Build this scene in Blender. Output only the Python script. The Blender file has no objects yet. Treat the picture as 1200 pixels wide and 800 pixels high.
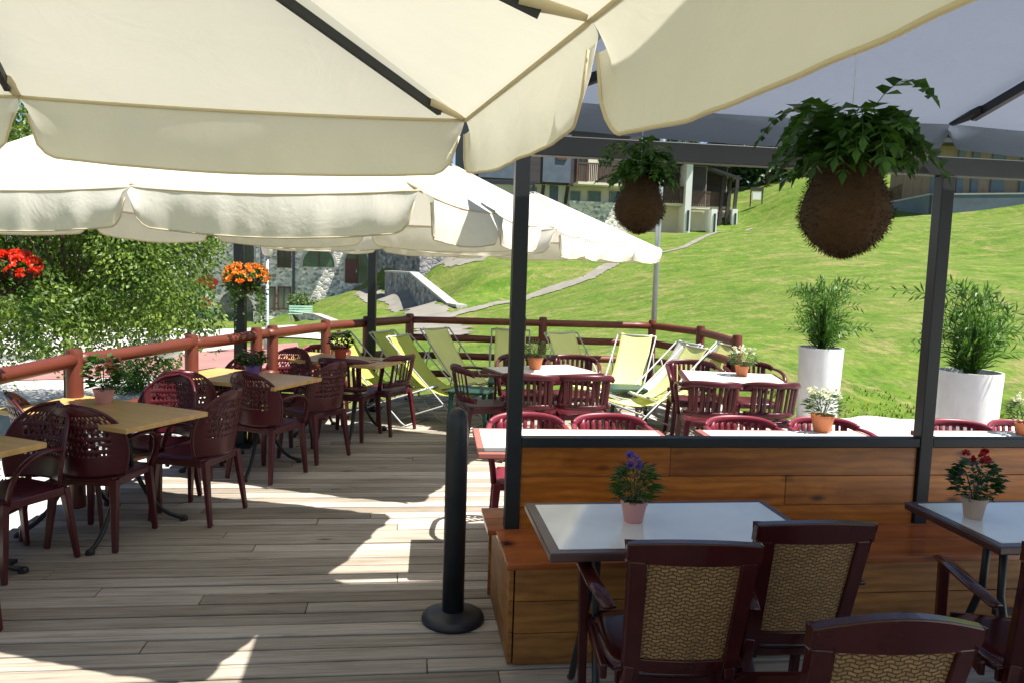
import bpy, math, random
import numpy as np
from mathutils import Vector, Matrix, noise
random.seed(7)
PI=math.pi; R=math.radians
sc=bpy.context.scene
col=sc.collection
# ------------------------------------------------------------------ camera
EYE=1.7; F=915.0
cam_d=bpy.data.cameras.new('camera'); cam=bpy.data.objects.new('camera',cam_d); col.objects.link(cam)
cam_d.sensor_width=36; cam_d.lens=36*F/1200; cam_d.clip_start=.05; cam_d.clip_end=2000
MR=(Matrix.Rotation(R(90-5.6),3,'X')@Matrix.Rotation(R(1.8),3,'Z'))
cam.matrix_world=Matrix.Translation((0,0,EYE))@MR.to_4x4()
sc.camera=cam
def ray(px,py): return MR@Vector(((px-600)/F,(400-py)/F,-1))
def at(px,py,z):
    d=ray(px,py); t=(z-EYE)/d.z; return Vector((d.x*t,d.y*t,z))
def aty(px,py,Y):
    d=ray(px,py); t=Y/d.y; return Vector((d.x*t,Y,EYE+d.z*t))
# ------------------------------------------------------------------ tags and objects
def tag(o,label=None,cat=None,group=None,kind=None):
    if label: o['label']=label
    if cat: o['category']=cat
    if group: o['group']=group
    if kind: o['kind']=kind
    return o
def empty(name,loc=(0,0,0),rz=0,label=None,cat=None,group=None):
    o=bpy.data.objects.new(name,None); o.empty_display_size=.1; col.objects.link(o)
    o.location=loc; o.rotation_euler=(0,0,rz); return tag(o,label,cat,group)
def copy_tree(o,parent=None):
    c=o.copy(); col.objects.link(c); c.parent=parent
    for ch in list(o.children): copy_tree(ch,c)
    return c
class MB:
    def __init__(s): s.v=[]; s.f=[]
    def add(s,vs,fs):
        n=len(s.v); s.v+= [tuple(v) for v in vs]; s.f+=[tuple(i+n for i in f) for f in fs]; return s
    def box(s,c,d,rz=0,M=None):
        x,y,z=d[0]/2,d[1]/2,d[2]/2
        vs=[Vector((a*x,b*y,e*z)) for e in(-1,1) for b in(-1,1) for a in(-1,1)]
        m=(M if M else Matrix.Rotation(rz,3,'Z')); vs=[m@v+Vector(c) for v in vs]
        return s.add(vs,[(0,2,3,1),(4,5,7,6),(0,1,5,4),(2,6,7,3),(0,4,6,2),(1,3,7,5)])
    def bar(s,a,b,w,h,w2=None,h2=None,up=(0,0,1)):
        a=Vector(a);b=Vector(b);t=(b-a).normalized(); u=Vector(up)
        if abs(t.dot(u))>.98: u=Vector((0,1,0))
        x=t.cross(u).normalized(); y=x.cross(t).normalized()
        w2=w if w2 is None else w2; h2=h if h2 is None else h2
        vs=[]
        for p,ww,hh in((a,w,h),(b,w2,h2)):
            for i,j in((-1,-1),(1,-1),(1,1),(-1,1)): vs.append(p+x*ww/2*i+y*hh/2*j)
        return s.add(vs,[(0,1,2,3)[::-1],(4,5,6,7),(0,1,5,4),(1,2,6,5),(2,3,7,6),(3,0,4,7)])
    def tube(s,pts,r,n=8,flat=1.0,up=(0,0,1),cap=True):
        pts=[Vector(p) for p in pts]; rr=r if isinstance(r,(list,tuple)) else [r]*len(pts)
        vs=[];fs=[]; k=len(pts); X=None
        for i,p in enumerate(pts):
            t=(pts[min(i+1,k-1)]-pts[max(i-1,0)]).normalized()
            if X is None:
                u=Vector(up)
                if abs(t.dot(u))>.95: u=Vector((0,1,0))
                X=t.cross(u).normalized()
            else: X=(X-t*X.dot(t)).normalized()
            Yv=t.cross(X)
            for j in range(n):
                a=2*PI*j/n; vs.append(p+X*math.cos(a)*rr[i]+Yv*math.sin(a)*rr[i]*flat)
        for i in range(k-1):
            for j in range(n):
                a=i*n+j;b=i*n+(j+1)%n; fs.append((a,b,b+n,a+n))
        if cap: fs.append(tuple(range(n))[::-1]); fs.append(tuple(range((k-1)*n,k*n)))
        return s.add(vs,fs)
    def lathe(s,prof,n=20,c=(0,0,0)):
        vs=[];fs=[]
        for r,z in prof:
            for j in range(n):
                a=2*PI*j/n; vs.append((c[0]+r*math.cos(a),c[1]+r*math.sin(a),c[2]+z))
        for i in range(len(prof)-1):
            for j in range(n):
                a=i*n+j;b=i*n+(j+1)%n; fs.append((a,b,b+n,a+n))
        fs.append(tuple(range(n))[::-1]); fs.append(tuple(range((len(prof)-1)*n,len(prof)*n)))
        return s.add(vs,fs)
    def grid(s,fn,nu,nv,skip=None):
        vs=[fn(i/nu,j/nv) for j in range(nv+1) for i in range(nu+1)]
        fs=[(j*(nu+1)+i,j*(nu+1)+i+1,(j+1)*(nu+1)+i+1,(j+1)*(nu+1)+i) for j in range(nv) for i in range(nu) if not(skip and skip(i,j))]
        return s.add(vs,fs)
    def leaf(s,p,d,w,l,up=None,bend=.25):
        d=Vector(d).normalized(); u=up or Vector((random.uniform(-1,1),random.uniform(-1,1),random.uniform(-1,1)))
        x=d.cross(u)
        if x.length<1e-3: x=Vector((1,0,0))
        x.normalize(); nn=x.cross(d); p=Vector(p)
        m=p+d*l*.5+nn*l*bend*.3
        return s.add([p,m-x*w/2,p+d*l-nn*l*bend*.2,m+x*w/2],[(0,1,2,3)])
    def build(s,name,mat,parent=None,smooth=False,bevel=0,solid=0,sub=0,seg=2):
        me=bpy.data.meshes.new(name); me.from_pydata(s.v,[],s.f); me.update()
        if smooth:
            me.polygons.foreach_set('use_smooth',[True]*len(me.polygons))
        o=bpy.data.objects.new(name,me); col.objects.link(o); me.materials.append(mat)
        if parent: o.parent=parent
        if solid: m=o.modifiers.new('s','SOLIDIFY'); m.thickness=solid; m.offset=0
        if sub: m=o.modifiers.new('u','SUBSURF'); m.levels=sub; m.render_levels=sub
        if bevel: m=o.modifiers.new('b','BEVEL'); m.width=bevel; m.segments=seg; m.limit_method='ANGLE'; m.angle_limit=R(40)
        return o
# ------------------------------------------------------------------ materials
class NT:
    def __init__(s,name):
        s.m=bpy.data.materials.new(name); s.m.use_nodes=True; s.t=s.m.node_tree; s.n=s.t.nodes; s.l=s.t.links
        s.b=s.n['Principled BSDF']; s.out=s.n['Material Output']
        s.tc=s.n.new('ShaderNodeTexCoord')
    def map(s,scale=(1,1,1),kind='Object',rot=(0,0,0)):
        m=s.n.new('ShaderNodeMapping'); m.inputs['Scale'].default_value=scale; m.inputs['Rotation'].default_value=rot
        s.l.new(s.tc.outputs[kind],m.inputs[0]); return m.outputs[0]
    def noise(s,vec,scale,detail=4,rough=.5,dist=0):
        n=s.n.new('ShaderNodeTexNoise'); n.inputs['Scale'].default_value=scale; n.inputs['Detail'].default_value=detail
        n.inputs['Roughness'].default_value=rough; n.inputs['Distortion'].default_value=dist
        s.l.new(vec,n.inputs['Vector']); return n.outputs['Fac']
    def vor(s,vec,scale,feat='F1',out='Distance',rnd=1):
        n=s.n.new('ShaderNodeTexVoronoi'); n.feature=feat; n.inputs['Scale'].default_value=scale; n.inputs['Randomness'].default_value=rnd
        s.l.new(vec,n.inputs['Vector']); return n.outputs[out]
    def ramp(s,fac,stops,interp='LINEAR'):
        n=s.n.new('ShaderNodeValToRGB'); n.color_ramp.interpolation=interp; e=n.color_ramp.elements
        while len(e)<len(stops): e.new(.5)
        for i,(p,c) in enumerate(stops):
            e[i].position=p; e[i].color=(*c,1) if len(c)==3 else c
        s.l.new(fac,n.inputs[0]); return n.outputs[0]
    def mix(s,fac,a,b,mode='MIX'):
        n=s.n.new('ShaderNodeMix'); n.data_type='RGBA'; n.blend_type=mode
        for i,v in((0,fac),(6,a),(7,b)):
            if isinstance(v,(int,float)): n.inputs[i].default_value=v
            elif isinstance(v,tuple): n.inputs[i].default_value=(*v,1)
            else: s.l.new(v,n.inputs[i])
        return n.outputs[2]
    def color(s,c):
        if isinstance(c,tuple): s.b.inputs['Base Color'].default_value=(*c,1)
        else: s.l.new(c,s.b.inputs['Base Color'])
    def rough(s,r):
        if isinstance(r,(int,float)): s.b.inputs['Roughness'].default_value=r
        else: s.l.new(r,s.b.inputs['Roughness'])
    def bump(s,h,st=.3,d=.01):
        n=s.n.new('ShaderNodeBump'); n.inputs['Strength'].default_value=st; n.inputs['Distance'].default_value=d
        s.l.new(h,n.inputs['Height']); s.l.new(n.outputs[0],s.b.inputs['Normal']); return n.outputs[0]
def g3(c,f): return tuple(min(1,x*f) for x in c)
def plain(name,c,rough=.5,var=.12,scale=6,metal=0,bump=.0,spec=None,obj=True):
    t=NT(name); v=t.map(kind='Object'); n=t.noise(v,scale,5,.6)
    t.color(t.ramp(n,[(.3,g3(c,1-var)),(.7,g3(c,1+var))])); t.rough(rough); t.b.inputs['Metallic'].default_value=metal
    if bump: t.bump(t.noise(v,scale*6,4),bump,.004)
    if spec is not None: t.b.inputs['Specular IOR Level'].default_value=spec
    return t.m
def objrand(t):
    n=t.n.new('ShaderNodeObjectInfo'); return n.outputs['Random']
def geomrand(t):
    n=t.n.new('ShaderNodeNewGeometry'); return n.outputs['Random Per Island']
def leafmat(name,c1,c2,trans=.35,rough=.45):
    t=NT(name); r=geomrand(t); c=t.ramp(r,[(0,c1),(1,c2)]); c=t.mix(1.0,c,t.ramp(t.noise(t.map(),1.7,3,.6),[(.35,(.62,.72,.62)),(.62,(1.35,1.25,1.1))]),'MULTIPLY'); t.color(c); t.rough(rough)  # noise varies leaf tone in clumps, painting in sunlit and darker patches
    tr=t.n.new('ShaderNodeBsdfTranslucent'); t.l.new(t.mix(1.0,c,(1.0,1.0,.45),'MULTIPLY'),tr.inputs[0])
    mx=t.n.new('ShaderNodeMixShader'); mx.inputs[0].default_value=trans
    t.l.new(t.b.outputs[0],mx.inputs[1]); t.l.new(tr.outputs[0],mx.inputs[2]); t.l.new(mx.outputs[0],t.out.inputs[0]); return t.m
def fabric(name,c,tc,trans,weave=0,rough=.85,cr=.0):
    t=NT(name); v=t.map(); n=t.noise(v,3,5,.6); cc=t.ramp(n,[(.3,g3(c,.94)),(.7,g3(c,1.04))]); t.color(cc); t.rough(rough)
    t.b.inputs['Specular IOR Level'].default_value=.2
    nn=t.bump(t.noise(v,5,5,.6,.6),.35,.02)
    tr=t.n.new('ShaderNodeBsdfTranslucent'); tr.inputs[0].default_value=(*tc,1); t.l.new(nn,tr.inputs['Normal'])
    mx=t.n.new('ShaderNodeMixShader'); mx.inputs[0].default_value=trans
    t.l.new(t.b.outputs[0],mx.inputs[1]); t.l.new(tr.outputs[0],mx.inputs[2]); t.l.new(mx.outputs[0],t.out.inputs[0]); return t.m
def wood(name,c1,c2,knots=True,rough=.45,axis=0,plank=0,dark=(.05,.02,.01),sc_=1.0):
    t=NT(name); s=[14,14,14]; s[axis]=1.3; v=t.map(tuple(x*sc_ for x in s))
    n=t.noise(v,1.0,6,.62,1.2); c=t.ramp(n,[(.25,c2),(.5,c1),(.75,g3(c1,1.25))])
    rnd=geomrand(t); c=t.mix(1.0,c,t.ramp(rnd,[(0,(.72,.72,.72)),(1,(1.15,1.12,1.08))]),'MULTIPLY')
    if knots=='rich':
        sw=t.n.new('ShaderNodeTexWave'); sw.wave_type='BANDS'; sw.bands_direction='Z'; sw.inputs['Scale'].default_value=5; sw.inputs['Distortion'].default_value=7; sw.inputs['Detail'].default_value=3; sw.inputs['Detail Scale'].default_value=.9
        t.l.new(t.map((.55,1,1.6)),sw.inputs['Vector']); c=t.mix(1.0,c,t.ramp(sw.outputs['Fac'],[(0,(.84,.80,.76)),(.5,(1,1,1)),(1,(1.06,1.07,1.1))]),'MULTIPLY')
        c=t.mix(1.0,c,t.ramp(t.noise(t.map((1.3,2,5)),1.6,4,.6,1.5),[(.3,(.7,.62,.55)),(.65,(1.12,1.14,1.18))]),'MULTIPLY'); k=t.vor(t.map((3.0,3,8)),1.0); c=t.mix(t.ramp(k,[(.05,(1,1,1)),(.17,(0,0,0))]),c,(.05,.014,.004))
    elif knots:
        ks=[6,6,6]; ks[axis]=2.6; k=t.vor(t.map(tuple(ks)),1.0); c=t.mix(t.ramp(k,[(.04,(1,1,1)),(.14,(0,0,0))]),c,dark)
    t.color(c); t.rough(rough); t.bump(n,.25,.004); return t.m
M={}
M['deck']=None
def deckmat():
    t=NT('weathered_deck_wood'); v=t.map((1.2,22,22)); n=t.noise(v,1.6,8,.7,.8)
    c=t.ramp(n,[(.25,(.21,.175,.14)),(.48,(.42,.37,.31)),(.75,(.60,.55,.48))])
    rnd=geomrand(t); c=t.mix(1.0,c,t.ramp(rnd,[(0,(.60,.57,.53)),(.5,(.93,.92,.90)),(1,(1.18,1.17,1.18))]),'MULTIPLY')
    b=t.noise(t.map((.5,1.0,1)),1.5,4); c=t.mix(1.0,c,t.ramp(b,[(.3,(.8,.8,.79)),(.7,(1.1,1.1,1.1))]),'MULTIPLY')
    k=t.vor(t.map((1.7,6,1)),1.0); c=t.mix(t.ramp(k,[(.03,(1,1,1)),(.10,(0,0,0))]),c,(.07,.05,.04))
    t.color(c); t.rough(.72); t.b.inputs['Specular IOR Level'].default_value=.3; t.bump(n,.5,.004); return t.m
M['deck']=deckmat()
M['maroon']=plain('maroon_plastic',(.072,.007,.012),.36,.2,9,bump=.05)
M['maroon_wood']=plain('dark_maroon_resin',(.045,.0065,.007),.2,.25,8,bump=.05)
M['maroon_lit']=plain('sunlit_maroon_plastic',(.20,.022,.04),.42,.18,9)  # paler copy of the maroon plastic, sunlight put into the colour
M['anthracite']=plain('anthracite_painted_steel',(.007,.009,.013),.5,.2,5,bump=.05)
M['blackmetal']=plain('black_metal',(.012,.014,.017),.4,.2,6)
M['bollard']=plain('black_rubber_plastic',(.016,.019,.024),.42,.3,7,bump=.1)
M['table_wood']=wood('light_maple_top',(.68,.42,.15),(.54,.31,.10),False,.35,0,sc_=.8)
M['screen_wood']=wood('varnished_pine',(.50,.165,.020),(.29,.075,.009),'rich',.32,0,sc_=.62)
M['bench_wood']=wood('varnished_red_pine',(.42,.12,.03),(.24,.055,.014),'rich',.22,0,sc_=.6)
M['box_wood']=wood('raw_pine_planks',(.33,.14,.03),(.18,.07,.016),'rich',.5,0,sc_=.6)
M['log']=wood('red_stained_log',(.125,.027,.013),(.07,.014,.007),True,.45,0,sc_=.5,dark=(.04,.012,.008))
M['log_post']=wood('red_stained_post',(.125,.027,.013),(.07,.014,.007),True,.45,2,sc_=.5,dark=(.04,.012,.008))
M['white_lam']=plain('pale_laminate',(.84,.83,.75),.10,.06,4,spec=.9)
M['white_lam2']=plain('pale_laminate_matt',(.78,.74,.70),.4,.04,3)
M['tan_edge']=plain('pinkish_brown_edge',(.34,.12,.10),.4,.12,6)
M['brown_edge']=plain('dark_brown_edge',(.065,.03,.03),.3,.2,6)
M['green_plastic']=plain('dark_green_plastic',(.012,.055,.04),.4,.1,4)
M['sling']=fabric('lime_yellow_sling',(.80,.82,.36),(.80,.85,.3),.2)
M['sling_w']=fabric('white_sling',(.82,.82,.80),(.8,.8,.75),.3)
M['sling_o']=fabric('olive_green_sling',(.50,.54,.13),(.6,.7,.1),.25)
M['alu']=plain('white_enamel_tube',(.42,.43,.43),.3,.06,4)
M['galv']=plain('galvanised_steel',(.42,.46,.50),.45,.08,5,metal=.4)
M['cream']=fabric('cream_canvas',(.76,.74,.66),(.86,.835,.70),.24)
M['creamhem']=fabric('cream_canvas_hem',(.72,.64,.46),(.75,.63,.4),.25)
M['grey_cloth']=fabric('grey_canvas',(.17,.185,.225),(.24,.28,.36),.33)
M['white_pot']=plain('white_resin_planter',(.80,.80,.80),.35,.03,2)
_t=NT('white_resin_planter_weathered'); _n=_t.noise(_t.map((1,1,.5)),5,6,.7); _sx=_t.n.new('ShaderNodeSeparateXYZ'); _t.l.new(_t.tc.outputs['Object'],_sx.inputs[0])
_mm=_t.n.new('ShaderNodeMath'); _mm.operation='MULTIPLY_ADD'; _mm.inputs[1].default_value=-1.6; _t.l.new(_sx.outputs[2],_mm.inputs[0]); _t.l.new(_n,_mm.inputs[2])
_t.color(_t.mix(_t.ramp(_mm.outputs[0],[(.25,(0,0,0)),(.6,(.55,.55,.55))]),_t.ramp(_n,[(.35,(.70,.70,.69)),(.6,(.82,.82,.82))]),(.42,.38,.32))); _t.rough(.4); M['white_pot']=_t.m
M['terracotta']=plain('terracotta',(.52,.17,.06),.6,.12,8)
M['pinkpot']=plain('pink_pot',(.62,.30,.29),.5,.06,8)
M['purplepot']=plain('purple_pot',(.17,.10,.36),.5,.08,8)
M['redpot']=plain('red_pot',(.42,.07,.04),.5,.08,8)
M['whitepot']=plain('beige_pot',(.50,.36,.28),.6,.1,10)
M['soil']=plain('soil',(.03,.02,.012),.95,.3,30)
M['leaf']=leafmat('leaf_green',(.03,.085,.02),(.075,.17,.03))
M['leaf_dark']=leafmat('leaf_dark_green',(.018,.06,.018),(.045,.125,.03),.25)
M['leaf_grey']=leafmat('leaf_grey_green',(.08,.14,.06),(.16,.24,.09))
M['leaf_birch']=leafmat('leaf_birch',(.035,.085,.014),(.20,.30,.05),.38)
M['leaf_tree']=leafmat('leaf_forest',(.015,.05,.012),(.055,.12,.025),.25)
M['leaf_palm']=leafmat('leaf_palm',(.03,.10,.016),(.12,.26,.05),.4)
M['pet_red']=leafmat('petal_red',(.60,.02,.01),(.85,.06,.02),.35)
M['pet_orange']=leafmat('petal_orange',(.75,.18,.02),(.9,.40,.05),.35)
M['pet_white']=leafmat('petal_white',(.75,.76,.74),(.85,.86,.85),.3)
M['pet_purple']=leafmat('petal_purple',(.14,.08,.5),(.26,.16,.7),.35)
M['pet_peach']=leafmat('petal_peach',(.8,.30,.2),(.88,.45,.32),.35)
M['pet_crimson']=leafmat('petal_crimson',(.35,.012,.03),(.55,.03,.06),.3)
M['bark']=plain('bark',(.09,.065,.045),.9,.3,12,bump=.5)
M['coco']=plain('coconut_fibre',(.022,.012,.006),.95,.5,40,bump=.6)
M['fibre']=leafmat('coconut_fibre_strands',(.010,.005,.002),(.085,.042,.014),.1,.9)
M['wire']=plain('pale_wire',(.6,.62,.65),.4,.05,4)
def rattan():
    t=NT('woven_beige_resin'); v=t.map((1,1,1))
    w=t.n.new('ShaderNodeTexBrick'); sx=t.n.new('ShaderNodeSeparateXYZ'); t.l.new(t.tc.outputs['Object'],sx.inputs[0])
    m1=t.n.new('ShaderNodeMath'); m1.operation='MULTIPLY'; m1.inputs[1].default_value=2*PI/.048; t.l.new(sx.outputs[0],m1.inputs[0])
    m2=t.n.new('ShaderNodeMath'); m2.operation='SINE'; t.l.new(m1.outputs[0],m2.inputs[0])
    m3=t.n.new('ShaderNodeMath'); m3.operation='MULTIPLY_ADD'; m3.inputs[1].default_value=.0035; t.l.new(m2.outputs[0],m3.inputs[0]); t.l.new(sx.outputs[2],m3.inputs[2])
    cb=t.n.new('ShaderNodeCombineXYZ'); t.l.new(sx.outputs[0],cb.inputs[0]); t.l.new(m3.outputs[0],cb.inputs[1]); t.l.new(cb.outputs[0],w.inputs['Vector'])
    w.inputs['Scale'].default_value=1; w.inputs['Brick Width'].default_value=.024; w.inputs['Row Height'].default_value=.0125; w.inputs['Mortar Size'].default_value=.0026; w.inputs['Mortar Smooth'].default_value=.8; w.offset=.5
    w.inputs['Color1'].default_value=(.36,.21,.085,1); w.inputs['Color2'].default_value=(.25,.14,.055,1); w.inputs['Mortar'].default_value=(.09,.05,.022,1)
    t.color(w.outputs['Color']); t.rough(.5)
    i=t.n.new('ShaderNodeMath'); i.operation='SUBTRACT'; i.inputs[0].default_value=1; t.l.new(w.outputs['Fac'],i.inputs[1]); t.bump(i.outputs[0],1,.003); return t.m
M['rattan']=rattan()
def grassmat():
    t=NT('alpine_grass'); v=t.map(); big=t.noise(v,.16,5,.6,.6); mid=t.noise(v,1.1,6,.65,.5); fine=t.noise(t.map((1,.5,1)),9,7,.8)
    c=t.ramp(mid,[(.28,(.045,.100,.012)),(.48,(.082,.155,.020)),(.64,(.130,.185,.034)),(.8,(.21,.205,.08))])
    c=t.mix(t.ramp(big,[(.36,(0,0,0)),(.66,(1,1,1))]),c,t.mix(.35,c,(.16,.165,.06)))
    pat=t.noise(v,.45,4,.7,1.5); c=t.mix(t.ramp(pat,[(.52,(0,0,0)),(.70,(.8,.8,.8))]),c,(.24,.205,.10)); c=t.mix(t.ramp(t.noise(t.map((1,.45,1)),2.3,5,.75,.8),[(.55,(0,0,0)),(.68,(.7,.7,.7))]),c,(.26,.22,.11))
    c=t.mix(1.0,c,t.ramp(fine,[(.32,(.6,.65,.55)),(.68,(1.4,1.34,1.2))]),'MULTIPLY')
    t.color(c); t.rough(.95); t.b.inputs['Specular IOR Level'].default_value=.1; t.bump(t.mix(.5,fine,mid),.5,.06); return t.m
M['grass']=grassmat()
M['blade']=leafmat('grass_blades',(.13,.20,.03),(.30,.33,.09),.6)
def stone(name,c,scale,mortar=(.42,.40,.37)):
    t=NT(name); v=t.map((1,1,1.5)); d=t.vor(v,scale,'DISTANCE_TO_EDGE'); cc=t.vor(v,scale,'F1','Color')
    bw=t.n.new('ShaderNodeRGBToBW'); t.l.new(cc,bw.inputs[0])
    col_=t.ramp(bw.outputs[0],[(.2,g3(c,.45)),(.45,g3(c,.85)),(.65,(c[0]*1.25,c[1]*1.15,c[2]*.95)),(.85,g3(c,1.6))])
    col_=t.mix(1.0,col_,t.ramp(t.noise(v,scale*5,5),[(.3,(.75,.75,.75)),(.7,(1.15,1.15,1.15))]),'MULTIPLY')
    t.color(t.mix(t.ramp(d,[(.03,(1,1,1)),(.09,(0,0,0))]),col_,mortar)); t.rough(.9); t.bump(t.ramp(d,[(0,(0,0,0)),(.15,(1,1,1))]),.7,.05); return t.m
M['stone']=stone('rubble_stone_wall',(.60,.59,.56),3.6,(.72,.70,.66))
M['stone_dark']=stone('shaded_coursed_stone',(.23,.24,.27),2.6,(.2,.2,.2))  # dark bluish stone for walls turned from the sun, shade put into the colour
M['coping']=plain('stone_coping',(.42,.41,.38),.9,.12,2,bump=.3)
M['render_cream']=plain('cream_render',(.66,.62,.50),.9,.06,.7)
M['render_white']=plain('white_render',(.78,.79,.78),.9,.05,.7)
M['render_blue']=plain('blue_grey_cladding',(.085,.11,.15),.7,.15,2)
M['dark_clad']=wood('dark_timber_cladding',(.045,.038,.040),(.022,.018,.02),False,.7,0,sc_=.15)
M['balc']=plain('brown_timber',(.075,.045,.035),.7,.2,3)
M['roof']=plain('dark_slate_roof',(.05,.055,.065),.7,.2,2,bump=.3)
M['glass']=plain('dark_window_glass',(.018,.035,.03),.08,.4,.8)
M['glass_g']=plain('greenish_window_glass',(.05,.10,.06),.1,.5,.6)
M['frame_b']=plain('brown_window_frame',(.10,.035,.02),.6,.1,3)
M['frame_g']=plain('grey_window_frame',(.20,.20,.20),.6,.1,3)
M['door']=plain('red_brown_door',(.10,.022,.014),.5,.2,3)
M['plaza_white']=plain('pale_concrete',(.56,.54,.50),.95,.1,1.0,bump=.2)
M['plaza_pink']=plain('pink_paving',(.34,.17,.15),.95,.12,1.2,bump=.2)
M['asphalt']=plain('grey_asphalt',(.20,.20,.20),.95,.15,1.4,bump=.2)
M['path']=plain('gravel_path',(.22,.205,.17),.95,.18,1.2,bump=.4)
M['barrier']=plain('slate_blue_wall',(.12,.15,.19),.85,.15,1,bump=.2)
M['panel']=wood('tan_timber_panel',(.26,.19,.14),(.20,.145,.105),False,.7,2,sc_=.2)
M['fencewood']=plain('weathered_fence',(.22,.15,.10),.9,.2,5)
M['rock']=plain('white_boulder',(.62,.62,.60),.9,.2,3,bump=.6)
M['mint']=plain('pale_green_bench_paint',(.38,.62,.48),.5,.1,3)
# ------------------------------------------------------------------ terrain
def P(px,py,Y): v=aty(px,py,Y); return (v.x,v.y,v.z)
CP=[(-4,0,-1),(-4,4,-1),(-4.2,7.5,-1),(-4,11,-1.0),(-9,3,-1),(-8,8,-1),(-8,14,-1.1),(-20,10,-1.3),(-25,30,-2),(-12,30,-1.9),(-35,55,-3.0),(-24,55,-2.95),(-14.5,38,-2.1),
 (-18,54,-2.9),(-15.6,54,-2.8),(-10.2,54.8,-.1),(-30,75,-2),(-50,60,-2),
 (-10,45,-1.3),(0,10.6,-.5),(-1.5,10.8,-.55),(1.8,10.9,-.4),(-3,12,-.8),(3.2,9.6,-.05),(5,9.2,0),(9,9.0,.05),(14,9,.2),(3,4,-.6),(0,4,-.7),(8,4,-.05),(14,2,0),
 P(425,338,54),P(470,350,47),P(500,365,38),P(520,385,27),P(420,352,47),P(405,361,44),P(380,374,36),P(330,382,45),P(300,386,38),P(372,386,30),P(250,386,42),P(345,394,24),P(345,368,53.8),P(382,349,54.2),P(430,386,25),P(520,395,20),P(600,402,18),P(600,372,27),P(600,352,34),P(560,322,38),P(520,304,46),P(455,309,54),P(600,300,45),P(560,345,34),
 P(650,350,31),P(700,322,36),P(700,296,44),P(650,300,44),P(690,273,54),P(560,276,55),P(740,360,24),P(800,400,14.5),P(800,342,25),P(860,310,33),P(830,272,63),P(880,262,65),
 P(1000,440,11.2),P(1000,400,13.3),P(1000,350,20),P(1000,300,32),P(1000,262,46),P(930,230,66),P(900,215,78),P(1180,256,50),P(1180,302,33),P(1180,350,20),P(1180,430,11.5),P(1180,478,9.6),
 P(1000,480,9.4),P(860,430,11.3),P(700,430,12.3),(30,30,5.2),(30,12,1.0),(45,50,9),(60,20,4),(20,84,10),(0,75,6.5),(45,110,15),(0,110,8),(-40,110,4),(15,98,9.5)]
def tps():
    A=np.array(CP,float); n=len(A); d=np.linalg.norm(A[:,None,:2]-A[None,:,:2],axis=2)
    K=np.where(d>0,d**2*np.log(d+1e-9),0)+np.eye(n)*.15
    Pm=np.hstack([np.ones((n,1)),A[:,:2]]); L=np.zeros((n+3,n+3)); L[:n,:n]=K; L[:n,n:]=Pm; L[n:,:n]=Pm.T
    return A,np.linalg.solve(L,np.concatenate([A[:,2],[0,0,0]]))
TA,TW=tps()
def terr(x,y):
    x=np.asarray(x,float);y=np.asarray(y,float)
    xc=np.clip(x,-55,65); yc=np.clip(y,-2,115)
    d=np.sqrt((xc[...,None]-TA[:,0])**2+(yc[...,None]-TA[:,1])**2)
    z=(np.where(d>0,d**2*np.log(d+1e-9),0)*TW[:-3]).sum(-1)+TW[-3]+TW[-2]*xc+TW[-1]*yc
    z=np.clip(z,-4,30)
    z=np.where(y<-2,z*np.clip((y+30)/28,0,1)-.2,z)
    # keep ground under the timber deck well below it
    und=(x>-3.1)&(x<2.9)&(y<10.0); z=np.where(und,np.minimum(z,-.55),z)
    pv=(x>=2.6)&(y<8.9); z=np.where(pv,np.minimum(z,-.05),z)
    return z
def th(x,y): return float(terr(x,y))
def hit(px,py,y0=9.5,y1=140):
    d=ray(px,py); ts=np.linspace(y0,y1,3000); X=d.x/d.y*ts; Zr=EYE+d.z/d.y*ts; T=terr(X,ts); k=np.argmax(Zr<T)
    return Vector((float(X[k]),float(ts[k]),float(T[k])))
xs=np.concatenate([np.linspace(-400,-60,12),np.linspace(-55,-12,60),np.linspace(-11.8,14,150),np.linspace(14.4,66,80),np.linspace(75,400,12)])
ys=np.concatenate([np.linspace(-300,-5,10),np.linspace(-3,8,30),np.linspace(8.2,22,100),np.linspace(22.4,60,110),np.linspace(61,118,50),np.linspace(130,500,10)])
GX,GY=np.meshgrid(xs,ys); GZ=terr(GX,GY)
g=MB(); g.v=[(float(a),float(b),float(c)) for a,b,c in zip(GX.ravel(),GY.ravel(),GZ.ravel())]
nx=len(xs); g.f=[(j*nx+i,j*nx+i+1,(j+1)*nx+i+1,(j+1)*nx+i) for j in range(len(ys)-1) for i in range(nx-1)]
tag(g.build('ground',M['grass'],smooth=True),kind='structure')
def patch(name,corners,mat,lift=.03,n=24,m=24):
    a,b,c,d=[Vector(p) for p in corners]; k=MB()
    def fn(u,v):
        p=(a*(1-u)+b*u)*(1-v)+(d*(1-u)+c*u)*v; return (p.x,p.y,th(p.x,p.y)+lift)
    k.grid(fn,n,m); return tag(k.build(name,mat,smooth=True),kind='structure')
def ribbon(name,pts,w,mat,lift=.035,n=220):
    pts=[Vector((p[0],p[1],0)) for p in pts]; L=[0]
    for i in range(1,len(pts)): L.append(L[-1]+(pts[i]-pts[i-1]).length)
    def pos(s):
        for i in range(1,len(pts)):
            if s<=L[i]+1e-6: return pts[i-1].lerp(pts[i],(s-L[i-1])/(L[i]-L[i-1])),(pts[i]-pts[i-1]).normalized()
        return pts[-1],(pts[-1]-pts[-2]).normalized()
    k=MB()
    def fn(u,v):
        p,t=pos(v*L[-1]); t2=pos(min(L[-1],v*L[-1]+.8))[1]; t=(t+t2).normalized(); q=p+Vector((t.y,-t.x,0))*w*(u-.5)*(1+.4*noise.noise(p*.9)+.35*noise.noise(p*4)); return (q.x,q.y,th(q.x,q.y)+lift)
    k.grid(fn,4,n); return tag(k.build(name,mat,smooth=True),kind='structure')
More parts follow.
